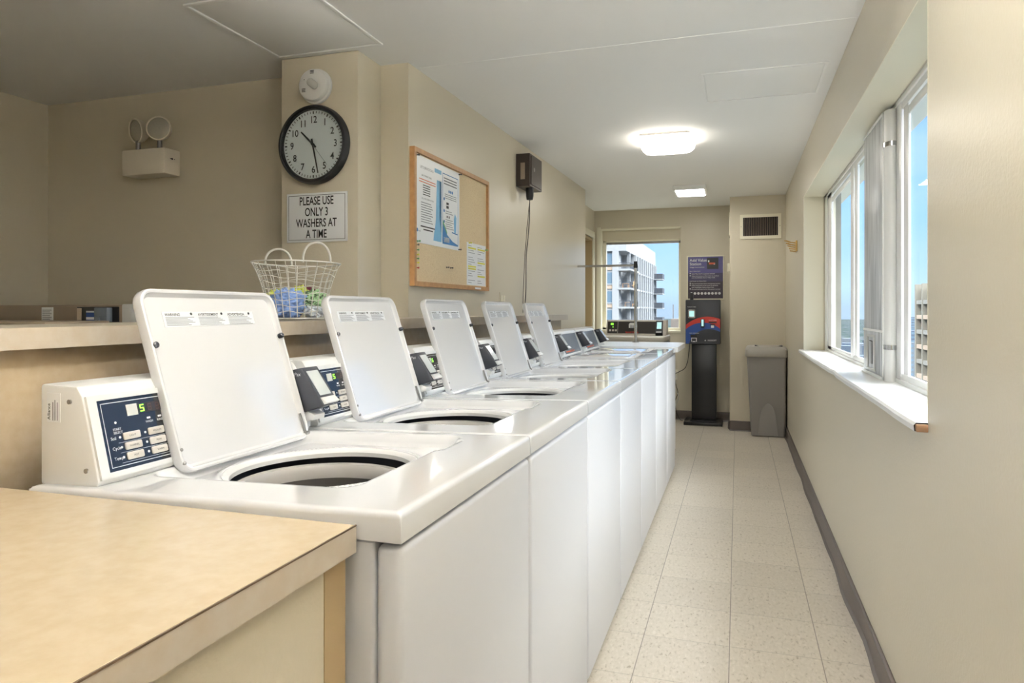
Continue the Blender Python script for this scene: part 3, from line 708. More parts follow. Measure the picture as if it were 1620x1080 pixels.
for k in range(3): b.box(c.x - .025 + .02 * k, c.x - .015 + .02 * k, c.y - .001, c.y, c.z - .02, c.z + .018)
b.build('card_marks', 'print_g', pn)
b = MB(); b.hexa([ff(-.785, .0, .0), ff(-.715, .0, .0), ff(-.715, .15, .0), ff(-.785, .15, .0)], [ff(-.785, .03, .05), ff(-.715, .03, .05), ff(-.72, .15, .02), ff(-.78, .15, .02)]); rd = b.build('card_reader', 'charcoal', root)
b = MB(); b.hexa([ff(-.773, .07, .038), ff(-.727, .07, .038), ff(-.728, .135, .022), ff(-.772, .135, .022)], [ff(-.773, .07, .042), ff(-.727, .07, .042), ff(-.728, .135, .026), ff(-.772, .135, .026)]); b.build('reader_screen', 'screen2', rd)
b = MB(); b.box(-.775, -.725, 7.105, 7.13, .99, 1.0); b.build('card_slot', 'plastic_w', rd)

# ================================================================== ALCOVE MACHINES
x0, x1 = -3.655, -2.735
root = thing('alcove_washer', 'tan alcove washer behind the ledge with a paper label, blue display and white console end', 'washing machine', ((x0 + x1) / 2, 2.5, 0))
b = MB(); b.box(x0, x1, 2.18, 2.92, 0.0, 1.125, r=0.006); b.build('cabinet', 'beige_app', root)
b = MB(); b.box(x0, x1, 2.16, 2.92, 1.127, 1.152, r=0.008, seg=3); b.build('worktop', 'tan_app', root)
b = MB(); b.box(-3.42, x1 - 0.03, 2.2, 2.52, 1.152, 1.163, r=0.004); b.build('lid', 'tan_app', root)
b = MB(); b.box(x0 + 0.002, x1 - 0.062, 2.62, 2.80, 1.152, 1.238, r=0.006); b.build('control_console', 'brown_app', root)
b = MB(); b.box(x1 - 0.062, x1 - 0.002, 2.615, 2.81, 1.150, 1.241, r=0.006); b.build('console_end_cap', 'plastic_w', root)
b = MB(); b.box(-3.075, -2.815, 2.614, 2.62, 1.155, 1.228, r=.002); pn = b.build('control_panel', 'black', root)
b = MB(); b.box(-3.072, -3.045, 2.612, 2.615, 1.156, 1.222); b.build('panel_edge', 'tan_app', pn)
b = MB(); b.box(-3.01, -2.945, 2.609, 2.613, 1.16, 1.206); b.build('panel_display', 'blue', pn)
b = MB(); b.box(-3.01, -2.945, 2.6085, 2.6125, 1.166, 1.178); b.box(-3.01, -2.945, 2.6085, 2.6125, 1.20, 1.208); b.build('display_bar', 'print_w', pn)
b = MB(); b.box(-2.93, -2.85, 2.58, 2.614, 1.155, 1.224, r=.004); b.box(-2.91, -2.89, 2.57, 2.60, 1.155, 1.18); b.build('card_reader', 'greypanel', root)
b = MB(); b.box(-3.31, -3.235, 2.6165, 2.62, 1.155, 1.226, r=.001)
for k in range(6): b.box(-3.303, -3.243 - .01 * (k % 2), 2.6158, 2.6166, 1.211 - .009 * k, 1.2135 - .009 * k, mi=1)
b.build('instruction_label', ['paper', 'print_g'], root)

# ================================================================== WALL ITEMS ON THE CLOCK COLUMN
YW = 2.73
X1 = Vector((1, 0, 0)); Z1 = Vector((0, 0, 1))
cc = Vector((-1.797, YW, 1.948)); R = 0.176
root = thing('wall_clock', 'round black rimmed wall clock on the column below the smoke detector', 'clock', cc)
b = MB(); b.lathe(cc, (0, -1, 0), [(R - .012, 0), (R, .012), (R, .034), (R - .006, .047), (R - .016, .050), (R - .021, .044), (R - .023, .030)], 72, True, False); b.build('rim', 'black', root)
b = MB(); b.lathe(cc, (0, -1, 0), [(R - .022, .026), (R - .022, .028)], 72); dial = b.build('dial', 'paper', root)
b = MB(); yf = YW - .0295
for k in range(12):
    a = PI / 2 - PI / 6 * (k + 1); p = Vector((cc.x + math.cos(a) * .111, yf, cc.z + math.sin(a) * .111 - .0145)); b.text(str(k + 1), .043, p, X1, Z1, 'C', sx=.88, bold=True)
for k in range(60):
    a = 2 * PI * k / 60; r0, wd = (.138, .0016) if k % 5 else (.136, .003)
    d = Vector((math.cos(a), 0, math.sin(a))); t = Vector((-math.sin(a), 0, math.cos(a))); o = Vector((cc.x, yf, cc.z))
    b.quad(o + d * r0 - t * wd, o + d * r0 + t * wd, o + d * .148 + t * wd, o + d * .148 - t * wd)
b.build('numerals', 'print_k', dial, flip=False)
def hand(name, ang, L_, tail, w0, w1, y, m_):
    a = PI / 2 - math.radians(ang); d = Vector((math.cos(a), 0, math.sin(a))); t = Vector((-math.sin(a), 0, math.cos(a))); o = Vector((cc.x, y, cc.z)); b = MB()
    b.poly([o - d * tail - t * w0, o - d * tail + t * w0, o + d * L_ + t * w1, o + d * L_ - t * w1], (0, -.001, 0)); b.build(name, m_, root)
hand('hour_hand', 314, .085, .02, .005, .0032, YW - .032, 'print_k'); hand('minute_hand', 168, .132, .025, .0045, .0025, YW - .035, 'print_k'); hand('second_hand', 142, .12, .03, .0007, .0005, YW - .038, 'print_g')
b = MB(); b.lathe(cc, (0, -1, 0), [(.006, .028), (.006, .041)], 16); b.build('hub', 'print_k', root)
b = MB(); b.lathe(cc, (0, -1, 0), [(R - .02, .0435), (R - .02, .0445)], 48); b.build('glass_cover', 'glass', root)

cc2 = Vector((-1.797, YW, 2.212))
root = thing('smoke_detector', 'round white smoke detector above the clock on the column', 'smoke detector', cc2)
b = MB(); b.lathe(cc2, (0, -1, 0), [(.078, 0), (.078, .012), (.072, .016)], 48); b.build('mounting_plate', 'plastic_w', root)
b = MB(); b.lathe(cc2, (0, -1, 0), [(.070, .014), (.072, .022), (.069, .038), (.060, .045), (.04, .047)], 48); dt = b.build('housing', 'plastic_w', root)
b = MB(); ax = Vector((.78, 0, -.62)); tx = Vector((.62, 0, .78)); c = cc2 + Vector((.008, -.047, 0))
b.loft([[c + ax * p[0] + tx * p[1] + Vector((0, -h_, 0)) for p in rrect(.062, .034, .016, 5, i_)] for i_, h_ in ((0, 0), (0.001, .005), (.004, .007))]); b.build('test_button', 'plastic_lg', dt)
b = MB()
for (ox, oz) in ((.004, .052), (-.038, -.026)):
    for k in range(3): b.box(cc2.x + ox - .009, cc2.x + ox + .009, YW - .0475, YW - .044, cc2.z + oz - .006 + .006 * k, cc2.z + oz - .0035 + .006 * k)
b.lathe(cc2 + Vector((-.035, -.044, .022)), (0, -1, 0), [(.002, 0), (.002, .004)], 8)
b.build('sound_slots', 'print_k', dt)

root = thing('washer_limit_sign', 'white sign reading PLEASE USE ONLY 3 WASHERS AT A TIME below the clock', 'sign', (-1.797, YW, 1.625))
sx0, sx1, sz0, sz1 = -1.952, -1.640, 1.517, 1.738
b = MB(); b.box(sx0, sx1, YW - .006, YW, sz0, sz1, r=.002); b.build('sign_plate', 'paper', root)
b = MB(); t = .0016
for a in ((sx0 + .01, sx1 - .01, sz0 + .01, sz0 + .01 + t), (sx0 + .01, sx1 - .01, sz1 - .01 - t, sz1 - .01), (sx0 + .01, sx0 + .01 + t, sz0 + .01, sz1 - .01), (sx1 - .01 - t, sx1 - .01, sz0 + .01, sz1 - .01)): b.box(a[0], a[1], YW - .0066, YW - .006, a[2], a[3])
for k, s_ in enumerate(('PLEASE USE', 'ONLY 3', 'WASHERS AT', 'A TIME')): b.text(s_, .053, (-1.797, YW - .0067, 1.684 - .0495 * k), X1, Z1, 'C', bold=True, sx=.66)
b.build('sign_lettering', 'print_k', root, flip=False)

# emergency light
ye = 2.835
root = thing('emergency_light', 'off-white twin headed emergency light on the dark alcove wall', 'emergency light', (-2.89, YA, 1.97))
b = MB(); b.box(-3.03, -2.755, ye, YA, 1.905, 2.035, r=.004); hs = b.build('battery_box', 'offwhite', root)
b = MB(); b.lathe((-2.755, 2.885, 1.985), (1, 0, 0), [(.005, 0), (.005, .002)], 10); b.lathe((-2.755, 2.875, 1.985), (1, 0, 0), [(.002, 0), (.002, .003)], 8); b.lathe((-2.755, 2.90, 1.985), (1, 0, 0), [(.002, 0), (.002, .003)], 8); b.build('indicator', 'black', hs)
for (hx, dr) in ((-2.975, Vector((-.28, -.95, -.16))), (-2.835, Vector((.35, -.93, .06)))):
    dr.normalize(); c = Vector((hx, 2.885, 2.145))
    b = MB(); b.cyl((hx, 2.885, 2.033), (hx, 2.885, 2.09), .012); b.lathe((hx, 2.885, 2.085), (0, 0, 1), [(.006, -.01), (.014, 0), (.006, .01)], 14); b.build('lamp_stem', 'steel', root)
    b = MB(); b.lathe(c, dr, [(.004, -.055), (.03, -.047), (.052, -.025), (.060, .0), (.064, .012), (.062, .016), (.056, .014)], 36, True, False); hd = b.build('lamp_head', 'offwhite', root)
    b = MB(); b.lathe(c, dr, [(.057, .010), (.045, .016), (.02, .019), (.001, .02)], 36)
    b.build('lamp_lens', 'lens', hd)

# ================================================================== LEFT WALL ITEMS
TA = math.atan2(LW1[0] - LW0[0], LW1[1] - LW0[1])
wy = Vector((math.sin(TA), math.cos(TA), 0)); wn_ = Vector((math.cos(TA), -math.sin(TA), 0))
def wp(y, z, o=0.0):
    k = (y - LW0[1]) / wy.y; return Vector((LW0[0], LW0[1], 0)) + wy * k + wn_ * o + Vector((0, 0, z))
def wbox(b, y0, y1, z0, z1, o0, o1, mi=None):
    b.hexa([wp(y0, z0, o0), wp(y1, z0, o0), wp(y1, z1, o0), wp(y0, z1, o0)], [wp(y0, z0, o1), wp(y1, z0, o1), wp(y1, z1, o1), wp(y0, z1, o1)], mi)
root = thing('cork_board', 'oak framed cork notice board on the cream left wall', 'notice board', wp(3.43, 1.65))
b = MB(); f0, f1, g0, g1 = 2.952, 3.925, 1.325, 1.972; t = .022
for a in ((f0, f1, g0, g0 + t), (f0, f1, g1 - t, g1), (f0, f0 + t, g0 + t, g1 - t), (f1 - t, f1, g0 + t, g1 - t)): wbox(b, *a, 0.0, .026)
b.build('frame', 'oak', root, smooth=False)
b = MB(); wbox(b, f0 + t, f1 - t, g0 + t, g1 - t, 0.002, .014); b.build('cork_sheet', 'cork', root)
b = MB(); wbox(b, 3.70, 3.79, g0 + .006, g0 + .016, .026, .0265); b.build('frame_sticker', 'paper', root)
# service call poster (one sheet, two printed halves)
o1 = .0155
root = thing('service_poster', 'large white and blue laundry service poster pinned on the cork board', 'poster', wp(3.24, 1.53, .015))
b = MB(); wbox(b, 2.985, 3.50, 1.530, 1.945, .0145, o1); b.build('sheet', 'paper', root)
b = MB(); e = o1 + .0004
def strip(pts, mi): b.add([wp(y, z, e) for y, z in pts], [tuple(range(len(pts)))], mi)
strip([(3.215, 1.86), (3.27, 1.86), (3.27, 1.555), (3.175, 1.555), (3.205, 1.66)], 1); strip([(3.25, 1.86), (3.27, 1.86), (3.27, 1.6), (3.245, 1.67)], 2)
strip([(3.19, 1.915), (3.27, 1.915), (3.27, 1.895), (3.19, 1.895)], 1)
for a in ((3.283, 3.287, 1.55, 1.91), (3.478, 3.482, 1.55, 1.91), (3.283, 3.482, 1.906, 1.91)): strip([(a[0], a[2]), (a[1], a[2]), (a[1], a[3]), (a[0], a[3])], 2)
strip([(3.287, 1.55), (3.287, 1.655), (3.34, 1.60), (3.41, 1.57), (3.478, 1.558), (3.478, 1.55)], 2); strip([(3.287, 1.655), (3.287, 1.672), (3.34, 1.612), (3.34, 1.60)], 3)
strip([(3.30, 1.56), (3.37, 1.56), (3.37, 1.585), (3.30, 1.585)], 0)
for (y_, z_) in ((3.365, 1.825), (3.385, 1.825), (3.405, 1.825), (3.303, 1.78), (3.303, 1.72), (3.303, 1.665)): b.lathe(wp(y_, z_, e), wn_, [(.008, 0), (.008, .0003)], 12, mi=2)
for (y_, z_, w_, h_) in ((3.33, 1.742, .03, .014), (3.33, 1.76, .03, .012), (3.335, 1.692, .012, .012), (3.36, 1.692, .012, .012)): strip([(y_, z_ - h_ / 2), (y_ + w_, z_ - h_ / 2), (y_ + w_, z_ + h_ / 2), (y_, z_ + h_ / 2)], 4)
b.text("LET'S SERVICE CALL", .017, wp(3.03, 1.888, e), wy, Z1, 'L', 5); b.text('DIAL TO REPORT ISSUES', .011, wp(3.10, 1.852, e), wy, Z1, 'C', 4, sx=.9)
for k in range(2): strip([(3.02, 1.838 - .012 * k), (3.20, 1.838 - .012 * k), (3.20, 1.834 - .012 * k), (3.02, 1.834 - .012 * k)], 6)
for k in range(5): strip([(3.06, 1.812 - .011 * k), (3.14, 1.812 - .011 * k), (3.14, 1.808 - .011 * k), (3.06, 1.808 - .011 * k)], 4)
b.text('CALL FOR RESERVATION', .012, wp(3.11, 1.742, e), wy, Z1, 'C', 5)
for k in range(9): strip([(3.04, 1.728 - .0115 * k), (3.15 + .01 * (k % 3), 1.728 - .0115 * k), (3.15 + .01 * (k % 3), 1.7245 - .0115 * k), (3.04, 1.7245 - .0115 * k)], 5)
for k in range(2): strip([(3.035 + .03 * k, 1.615 - .014 * k), (3.20 - .03 * k, 1.615 - .014 * k), (3.20 - .03 * k, 1.609 - .014 * k), (3.035 + .03 * k, 1.609 - .014 * k)], 4)
b.lathe(wp(3.0, 1.59, e), wn_, [(.009, 0), (.009, .0003)], 14, mi=2); b.text('logo'[:0] or 'wash', .012, wp(3.012, 1.584, e), wy, Z1, 'L', 5)
for k in range(3): strip([(3.30, 1.89 - .014 * k), (3.465, 1.89 - .014 * k), (3.465, 1.884 - .014 * k), (3.30, 1.884 - .014 * k)], 5)
for k in range(3): strip([(3.31, 1.808 - .01 * k), (3.46, 1.808 - .01 * k), (3.46, 1.805 - .01 * k), (3.31, 1.805 - .01 * k)], 5)
for k in range(9): strip([(3.32, 1.722 - .011 * k), (3.40 + .012 * (k % 3), 1.722 - .011 * k), (3.40 + .012 * (k % 3), 1.719 - .011 * k), (3.32, 1.719 - .011 * k)], 5) if k not in (2, 3) else None
strip([(3.43, 1.62), (3.455, 1.62), (3.46, 1.70), (3.44, 1.72), (3.425, 1.69)], 1); strip([(3.40, 1.615), (3.475, 1.61), (3.475, 1.616), (3.40, 1.621)], 2)
b.build('printed_design', ['paper', 'lblue', 'pblue', 'green', 'print_k', 'print_g', 'orange'], root, flip=False, smooth=False)
# schedule sheet
root = thing('schedule_sheet', 'white paper list with yellow highlights pinned low on the right of the cork board', 'paper', wp(3.75, 1.36, .015))
b = MB(); wbox(b, 3.605, 3.892, 1.352, 1.588, .0145, o1); b.build('sheet', 'paper', root)
b = MB()
for c_ in range(2):
    y_ = 3.622 + .14 * c_
    for k in range(17):
        if k % 5 == 4: continue
        strip([(y_, 1.572 - .0128 * k), (y_ + .05 + .017 * ((k * 5 + c_) % 4), 1.572 - .0128 * k), (y_ + .05 + .017 * ((k * 5 + c_) % 4), 1.5695 - .0128 * k), (y_, 1.5695 - .0128 * k)], 0)
    for k in ((1, 9, 10) if c_ == 0 else (1, 7, 13)): strip([(y_, 1.576 - .0128 * k), (y_ + .115, 1.576 - .0128 * k), (y_ + .115, 1.567 - .0128 * k), (y_, 1.567 - .0128 * k)], 1)
b.build('printed_lines', ['print_g', 'yellow'], root, flip=False, smooth=False)
pins = [(2.990, 1.938, .0155, 'charcoal', 'dark push pin in the top left corner of the blue poster'), (3.494, 1.938, .0155, 'charcoal', 'dark push pin in the top right corner of the blue poster'),
        (3.000, 1.536, .0155, 'green', 'green push pin in the lower left corner of the blue poster'), (3.49, 1.536, .0155, 'brown', 'dark push pin in the lower right corner of the blue poster'),
        (2.990, 1.518, .014, 'charcoal', 'black push pin in the cork just under the poster, topmost of the left column'), (2.990, 1.494, .014, 'green', 'green push pin second down in the left column on the cork'),
        (2.990, 1.472, .014, 'yellow', 'yellow push pin third down in the left column on the cork'), (2.990, 1.453, .014, 'green', 'green push pin fourth down in the left column on the cork'),
        (2.990, 1.434, .014, 'yellow', 'yellow push pin fifth down in the left column on the cork'), (2.990, 1.41, .014, 'red', 'red push pin lowest in the left column on the cork'),
        (3.635, 1.585, .0155, 'yellow', 'yellow push pin holding the top left of the highlighted list'), (3.885, 1.565, .0155, 'green', 'green push pin holding the top right of the highlighted list'),
        (3.335, 1.432, .014, 'brown', 'small dark push pin alone low in the bare cork, left one of a pair'), (3.385, 1.432, .014, 'brown', 'small dark push pin alone low in the bare cork, right one of a pair')]
for (y_, z_, o_, m_, lb_) in pins:
    b = MB(); b.lathe(wp(y_, z_, o_), wn_, [(.004, 0), (.0042, .002), (.0022, .004), (.0025, .011), (.0048, .014), (.0045, .016)], 12)
    tag(b.build('push_pin', m_, loc=wp(y_, z_, o_)), lb_, 'push pin', 'push pins on the cork board')
# brown wall box with cable
root = thing('wall_box', 'dark brown box with a plug and cable high on the left wall', 'electrical box', wp(4.64, 2.15))
b = MB(); wbox(b, 4.50, 4.785, 2.045, 2.262, 0, .095); bx = b.build('housing', 'brown', root, smooth=False)
b = MB(); wbox(b, 4.525, 4.765, 2.058, 2.248, .095, .100); b.build('front_cover', 'brown', bx, smooth=False)
b = MB(); b.lathe(wp(4.59, 2.165, .1), wn_, [(.014, 0), (.013, .002)], 20); b.build('round_emblem', 'steel', bx)
b = MB(); p = wp(4.498, 2.15, .045); b.box(p.x - .012, p.x + .018, 4.494, 4.5, 2.09, 2.20); b.build('side_label', 'brown_app', bx)
b = MB(); q = wp(4.60, 2.0, .065); b.lathe((q.x, q.y, 0), (0, 0, 1), [(.028, 2.045), (.026, 1.99), (.021, 1.965), (.006, 1.962)], 20); b.build('power_adapter', 'black', root)
pts = [Vector((q.x, q.y, 1.965 - .77 * t)) + wn_ * (-.045 * t) + wy * (.035 * math.sin(t * 9) * t * (1 - t) * 2 + .02 * t) for t in [i / 24 for i in range(25)]]
b = MB(); b.tube(pts, .0035, 6); pts2 = [Vector((q.x, q.y, 1.965 - .77 * t)) + wn_ * (-.05 * t) - wy * (.03 * math.sin(t * PI)) for t in [i / 24 for i in range(25)]]; b.tube(pts2, .0025, 6); b.build('cable', 'brown', root)
root = thing('switch_plate', 'small pale double outlet plate low on the left wall above the ledge', 'outlet', wp(4.22, 1.27))
b = MB(); wbox(b, 4.17, 4.27, 1.225, 1.325, 0, .005); pl = b.build('plate', 'paint', root)
b = MB(); wbox(b, 4.185, 4.210, 1.245, 1.305, .005, .009); wbox(b, 4.23, 4.255, 1.245, 1.305, .005, .009); b.build('rocker', 'cream', root)

# ================================================================== BASKET AND LAUNDRY
BC = Vector((-1.418, 2.035, 1.178))
root = thing('wire_basket', 'white wire basket with two looped handles on the ledge, filled with laundry', 'basket', BC)
bx_, by_, bz_ = BC
def rel(a, h, dp=0): # a: image right, dp: away from camera
    rt = Vector((math.cos(YAW), math.sin(YAW), 0)); fw = Vector((-math.sin(YAW), math.cos(YAW), 0)); 
    vd = Vector((bx_, by_, 0)).normalized(); rt = Vector((vd.y, -vd.x, 0)); return Vector((bx_, by_, bz_)) + rt * a + vd * dp + Vector((0, 0, h))
def bas(a, t):        # t 0 bottom .. 1 rim
    rx = .088 + .030 * t + .018 * t ** 4; ry = .096 + .036 * t + .028 * t ** 3
    return BC + Vector((math.cos(a) * rx, math.sin(a) * ry, .006 + .185 * t))
b = MB()
for k in range(26):
    a = 2 * PI * k / 26 + .06; jt = .02 * math.sin(k * 5.1)
    b.tube([bas(a + jt * t, t) for t in [i / 8 for i in range(9)]], .0014, 5)
for k in range(10):
    t = k / 9; wob = .004 if 0 < k < 9 else 0
    b.tube([bas(2 * PI * i / 48, t) + Vector((0, 0, wob * math.sin(i * .8 + k * 2))) for i in range(48)], .0012 if 0 < k < 9 else .0026, 5, closed=True)
for k in range(7):
    x = -.072 + .024 * k; yy = .096 * math.sqrt(max(0, 1 - (x / .088) ** 2)); b.tube([BC + Vector((x, -yy, .006)), BC + Vector((x, yy, .006))], .0012, 5)
b.build('wire_body', 'wire', root)
for s_ in (-1, 1):
    b = MB(); pts = []
    for i in range(17):
        a = PI * i / 16; u_ = math.cos(a) * .046; h = .19 + (.066 if s_ > 0 else .055) * math.sin(a) ** .8
        pts.append(rel(s_ * .062 + u_ * .95, h, .085 if s_ < 0 else -.085))
    b.tube(pts, .0040, 8); b.build('handle', 'wire', root)
def cloth(c, s, m_, seed, label, name='towel', cat='laundry', fr=26, amp=.5):
    bm = bmesh.new(); bmesh.ops.create_icosphere(bm, subdivisions=5, radius=1)
    sv = Vector((seed * 3.1, seed * 1.7, seed))
    for v in bm.verts:
        n0 = v.co.normalized(); q_ = n0 * 1.6 + sv
        d = 1 + amp * (abs(noise.noise(q_ * 1.4)) * 1.2 - .35) + amp * .5 * (abs(noise.noise(q_ * 3.3)) - .2) + amp * .22 * noise.noise(q_ * 8)
        v.co = Vector((n0.x * s[0], n0.y * s[1], n0.z * s[2])) * d
    bb = MB(); bb.frombm(bm); bb.v = [v + Vector(c) for v in bb.v]
    zmin = BC.z + .009
    for v in bb.v: v.z = max(v.z, zmin)
    return tag(bb.build(name, m_, loc=c, ang=180), label, cat, 'laundry in the wire basket')
M['c_blue'] = mat('blue_cotton', srgb(128, 158, 212), 0.9, sheen=.3, bump=(500, .3, 2)); M['c_lime'] = mat('lime_cotton', srgb(196, 206, 96), 0.9, sheen=.3); M['c_green'] = mat('sage_print_cotton', srgb(160, 196, 150), 0.9, mottle=(srgb(74, 96, 66), 60, 4, .5, .56))
M['c_wine'] = mat('wine_cotton', srgb(96, 34, 52), 0.9); M['c_dark'] = mat('dark_olive_cotton', srgb(60, 62, 44), 0.9); M['c_white'] = mat('white_cotton', srgb(214, 220, 228), 0.9)
cloth(rel(-.032, .052, -.035), (.060, .050, .052), 'c_blue', 1, 'light blue crumpled cloth filling the front of the wire basket', 'blue_shirt')
cloth(rel(-.045, .082, .035), (.052, .042, .026), 'c_lime', 2, 'lime green cloth on the left behind the blue cloth in the basket', 'lime_towel')
cloth(rel(.012, .090, .012), (.022, .030, .026), 'c_lime', 9, 'yellow-green cloth fold in the middle top of the basket laundry', 'lime_sock')
cloth(rel(.052, .068, -.005), (.040, .042, .036), 'c_green', 3, 'pale green patterned cloth on the right side of the basket', 'patterned_shirt')
cloth(rel(.030, .094, .045), (.034, .026, .020), 'c_wine', 4, 'dark red cloth at the back of the basket laundry', 'red_cloth')
cloth(rel(.040, .060, .035), (.036, .030, .032), 'c_dark', 5, 'dark olive cloth tucked behind the green one in the basket', 'dark_cloth')
cloth(rel(.055, .028, -.030), (.034, .034, .022), 'c_white', 6, 'white cloth at the lower right of the wire basket', 'white_cloth')

# ================================================================== CEILING LIGHTS
M['lamp1'] = mat('warm_diffuser', srgb(255, 246, 226), 0.4, emit=(1.0, 0.93, 0.82), estr=6.5)
M['lamp2'] = mat('white_diffuser', srgb(255, 250, 240), 0.4, emit=(1.0, 0.98, 0.94), estr=17.0)
M['fill3'] = mat('fill_diffuser', srgb(255, 250, 240), 0.4, emit=(1.0, 0.985, 0.96), estr=3.5)  # glow for the added fill lights, this and the two below
M['fill4'] = mat('fill_uplight_diffuser', srgb(255, 250, 240), 0.4, emit=(1.0, 0.985, 0.96), estr=98.0)
M['fill5'] = mat('fill_downlight_diffuser', srgb(255, 250, 240), 0.4, emit=(1.0, 0.985, 0.96), estr=1.5)
def dome_light(cx, cy, w_, l_, label):
    root = thing('ceiling_light', label, 'ceiling light', (cx, cy, CEIL))
    b = MB(); b.loft([[(cx + p[0], cy + p[1], CEIL - h) for p in rrect(w_ - .03, l_ - .03, .03, 5)] for h in (0, .022)]); b.build('base_pan', 'steel', root)
    b = MB(); lps = []
    for i_, h in ((0.0, .020), (0.0, .024), (.006, .045), (.03, .066), (.07, .080), (.12, .088), (.16, .090)): lps.append([(cx + p[0], cy + p[1], CEIL - h) for p in rrect(w_, l_, .045, 6, i_)])
    b.loft(lps); b.build('diffuser', 'lamp1', root)
dome_light(-.452, 4.76, .355, .40, 'square pillow shaped ceiling light, nearer of the two over the aisle')
def flat_light(cx, cy, w_, l_, label, m_='lamp2', seen=True):
    root = thing('ceiling_light', label, 'ceiling light', (cx, cy, CEIL))
    b = MB(); b.loft([[(cx + p[0], cy + p[1], CEIL - h) for p in rrect(w_, l_, .008, 3, i_)] for i_, h in ((0, 0), (0, .040), (.004, .044))]); b.build('frame', 'white_trim', root)
    b = MB(); b.box(cx - w_ / 2 + .02, cx + w_ / 2 - .02, cy - l_ / 2 + .02, cy + l_ / 2 - .02, CEIL - .047, CEIL - .0435, r=.001); b.build('diffuser', m_, root)
flat_light(-.42, 6.78, .29, .40, 'flat rectangular ceiling light at the far end near the window')
# three fill lights added out of view to brighten the room
root = thing('added_fill_light', 'added suspended fill light above the near aisle, out of view, shining both up and down', 'added fill light', (-.05, .7, CEIL))
b = MB(); b.box(-.19, -.17, .02, 1.38, 2.09, 2.15, r=.003); b.box(.07, .09, .02, 1.38, 2.09, 2.15, r=.003); b.box(-.17, .07, .02, .05, 2.09, 2.15, r=.003); b.box(-.17, .07, 1.35, 1.38, 2.09, 2.15, r=.003); b.build('frame', 'white_trim', root, smooth=False)
b = MB(); b.box(-.168, .068, .052, 1.348, 2.094, 2.098); b.build('lower_diffuser', 'fill5', root)
b = MB(); b.box(-.168, .068, .052, 1.348, 2.142, 2.146); b.build('upper_diffuser', 'fill4', root)
for yy in (.2, 1.2): b = MB(); b.cyl((-.05, yy, 2.146), (-.05, yy, CEIL), .003, n=8); b.build('suspension_rod', 'steel', root)
flat_light(-.6, -1.6, .5, 1.0, 'added flat fill light on the ceiling, out of view at the near end of the room', 'fill3')  # unseen fill light added behind the camera
flat_light(-2.9, -0.6, .3, .6, 'added flat fill light on the ceiling, out of view over the near end of the alcove', 'fill3')  # another unseen light, added as fill for the alcove side

# ================================================================== FAR END THINGS
root = thing('payment_kiosk', 'black card value kiosk with red and blue arcs on a pedestal by the far wall', 'kiosk', (-.345, 7.8, 0))
b = MB(); b.box(-.545, -.150, 7.62, 7.96, 0, .035, r=.004); b.box(-.48, -.22, 7.68, 7.93, .035, .05); b.build('base_plate', 'black', root)
b = MB(); b.box(-.468, -.215, 7.72, 7.90, .05, .90, r=.006); b.build('pedestal', 'black', root)
kx0, kx1, kz0, kz1, ky = -.528, -.172, .855, 1.323, 7.66
b = MB(); b.box(kx0, kx1, ky, 7.88, kz0, kz1, r=.008, seg=3); kb = b.build('cabinet', 'charcoal', root)
def disc(cx, cz, r, y, zlo, mi, b):
    x_lo, x_hi = kx0 + .003, kx1 - .003; P = []
    for i in range(41):
        x = x_lo + (x_hi - x_lo) * i / 40
        if abs(x - cx) < r:
            z = cz + math.sqrt(r * r - (x - cx) ** 2)
            if z > zlo: P.append((x, y, min(z, kz1 - .004)))
    if P: b.add([(P[0][0], y, zlo)] + P + [(P[-1][0], y, zlo)], [tuple(range(len(P) + 2))], mi)
b = MB(); disc(-.30, .82, .325, ky - .0006, kz0 + .004, 0, b); disc(-.345, .82, .262, ky - .0012, kz0 + .004, 1, b)
b2 = MB()
disc(-.285, .80, .215, ky - .0018, kz0 + .004, 2, b)
b.build('arc_graphics', ['red', 'blue', 'charcoal'], kb, flip=False, smooth=False)
b = MB(); b.loft([[(-.463 + p[0], ky - h, 1.175 + p[1]) for p in rrect(.086, .105, .014, 4)] for h in (0, .012)]); tm = b.build('terminal', 'black', kb)
b = MB(); b.loft([[(-.463 + p[0], ky - h, 1.175 + p[1]) for p in rrect(.074, .093, .010, 4)] for h in (.012, .014)]); b.build('terminal_bezel', 'steel', kb)
b = MB(); b.box(-.489, -.437, ky - .0155, ky - .014, 1.145, 1.205); b.build('terminal_screen', 'screen2', kb)
b = MB(); b.box(-.372, -.332, ky - .02, ky, 1.03, 1.12, r=.004); b.build('card_slot', 'black', kb)
b = MB(); b.box(-.363, -.341, ky - .022, ky - .019, 1.045, 1.115, r=.001); b.build('slot_light', 'screen2', kb)
b = MB(); b.box(-.29, -.21, ky - .006, ky, 1.078, 1.092); b.box(-.275, -.225, ky - .008, ky, 1.055, 1.065); b.build('coin_slot', 'black', kb)
b = MB(); b.box(-.266, -.236, ky - .004, ky, 1.028, 1.056, r=.001); b.build('slot_icon', 'paper', kb)
b = MB(); b.box(-.475, -.405, ky - .008, ky, .925, .955); b.build('receipt_slot', 'black', kb)
b = MB(); b.text('PLACE CARD', .015, (-.463, ky - .003, 1.243), X1, Z1, 'C'); b.build('kiosk_lettering', 'print_w', kb, flip=False)
b = MB(); b.text('KIOSOFT', .022, (-.255, ky - .003, .888), X1, Z1, 'C'); b.lathe((-.325, ky, .894), (0, -1, 0), [(.007, 0), (.007, .003)], 12); b.build('kiosk_logo', 'print_w', kb, flip=False)
b = MB(); b.text('PLACE CARD', .014, (-.250, ky - .003, 1.103), X1, Z1, 'C'); b.build('kiosk_lettering', 'print_w', kb, flip=False)
b = MB(); b.text('CARD DISPENSER', .013, (-.440, ky - .003, .966), X1, Z1, 'C')
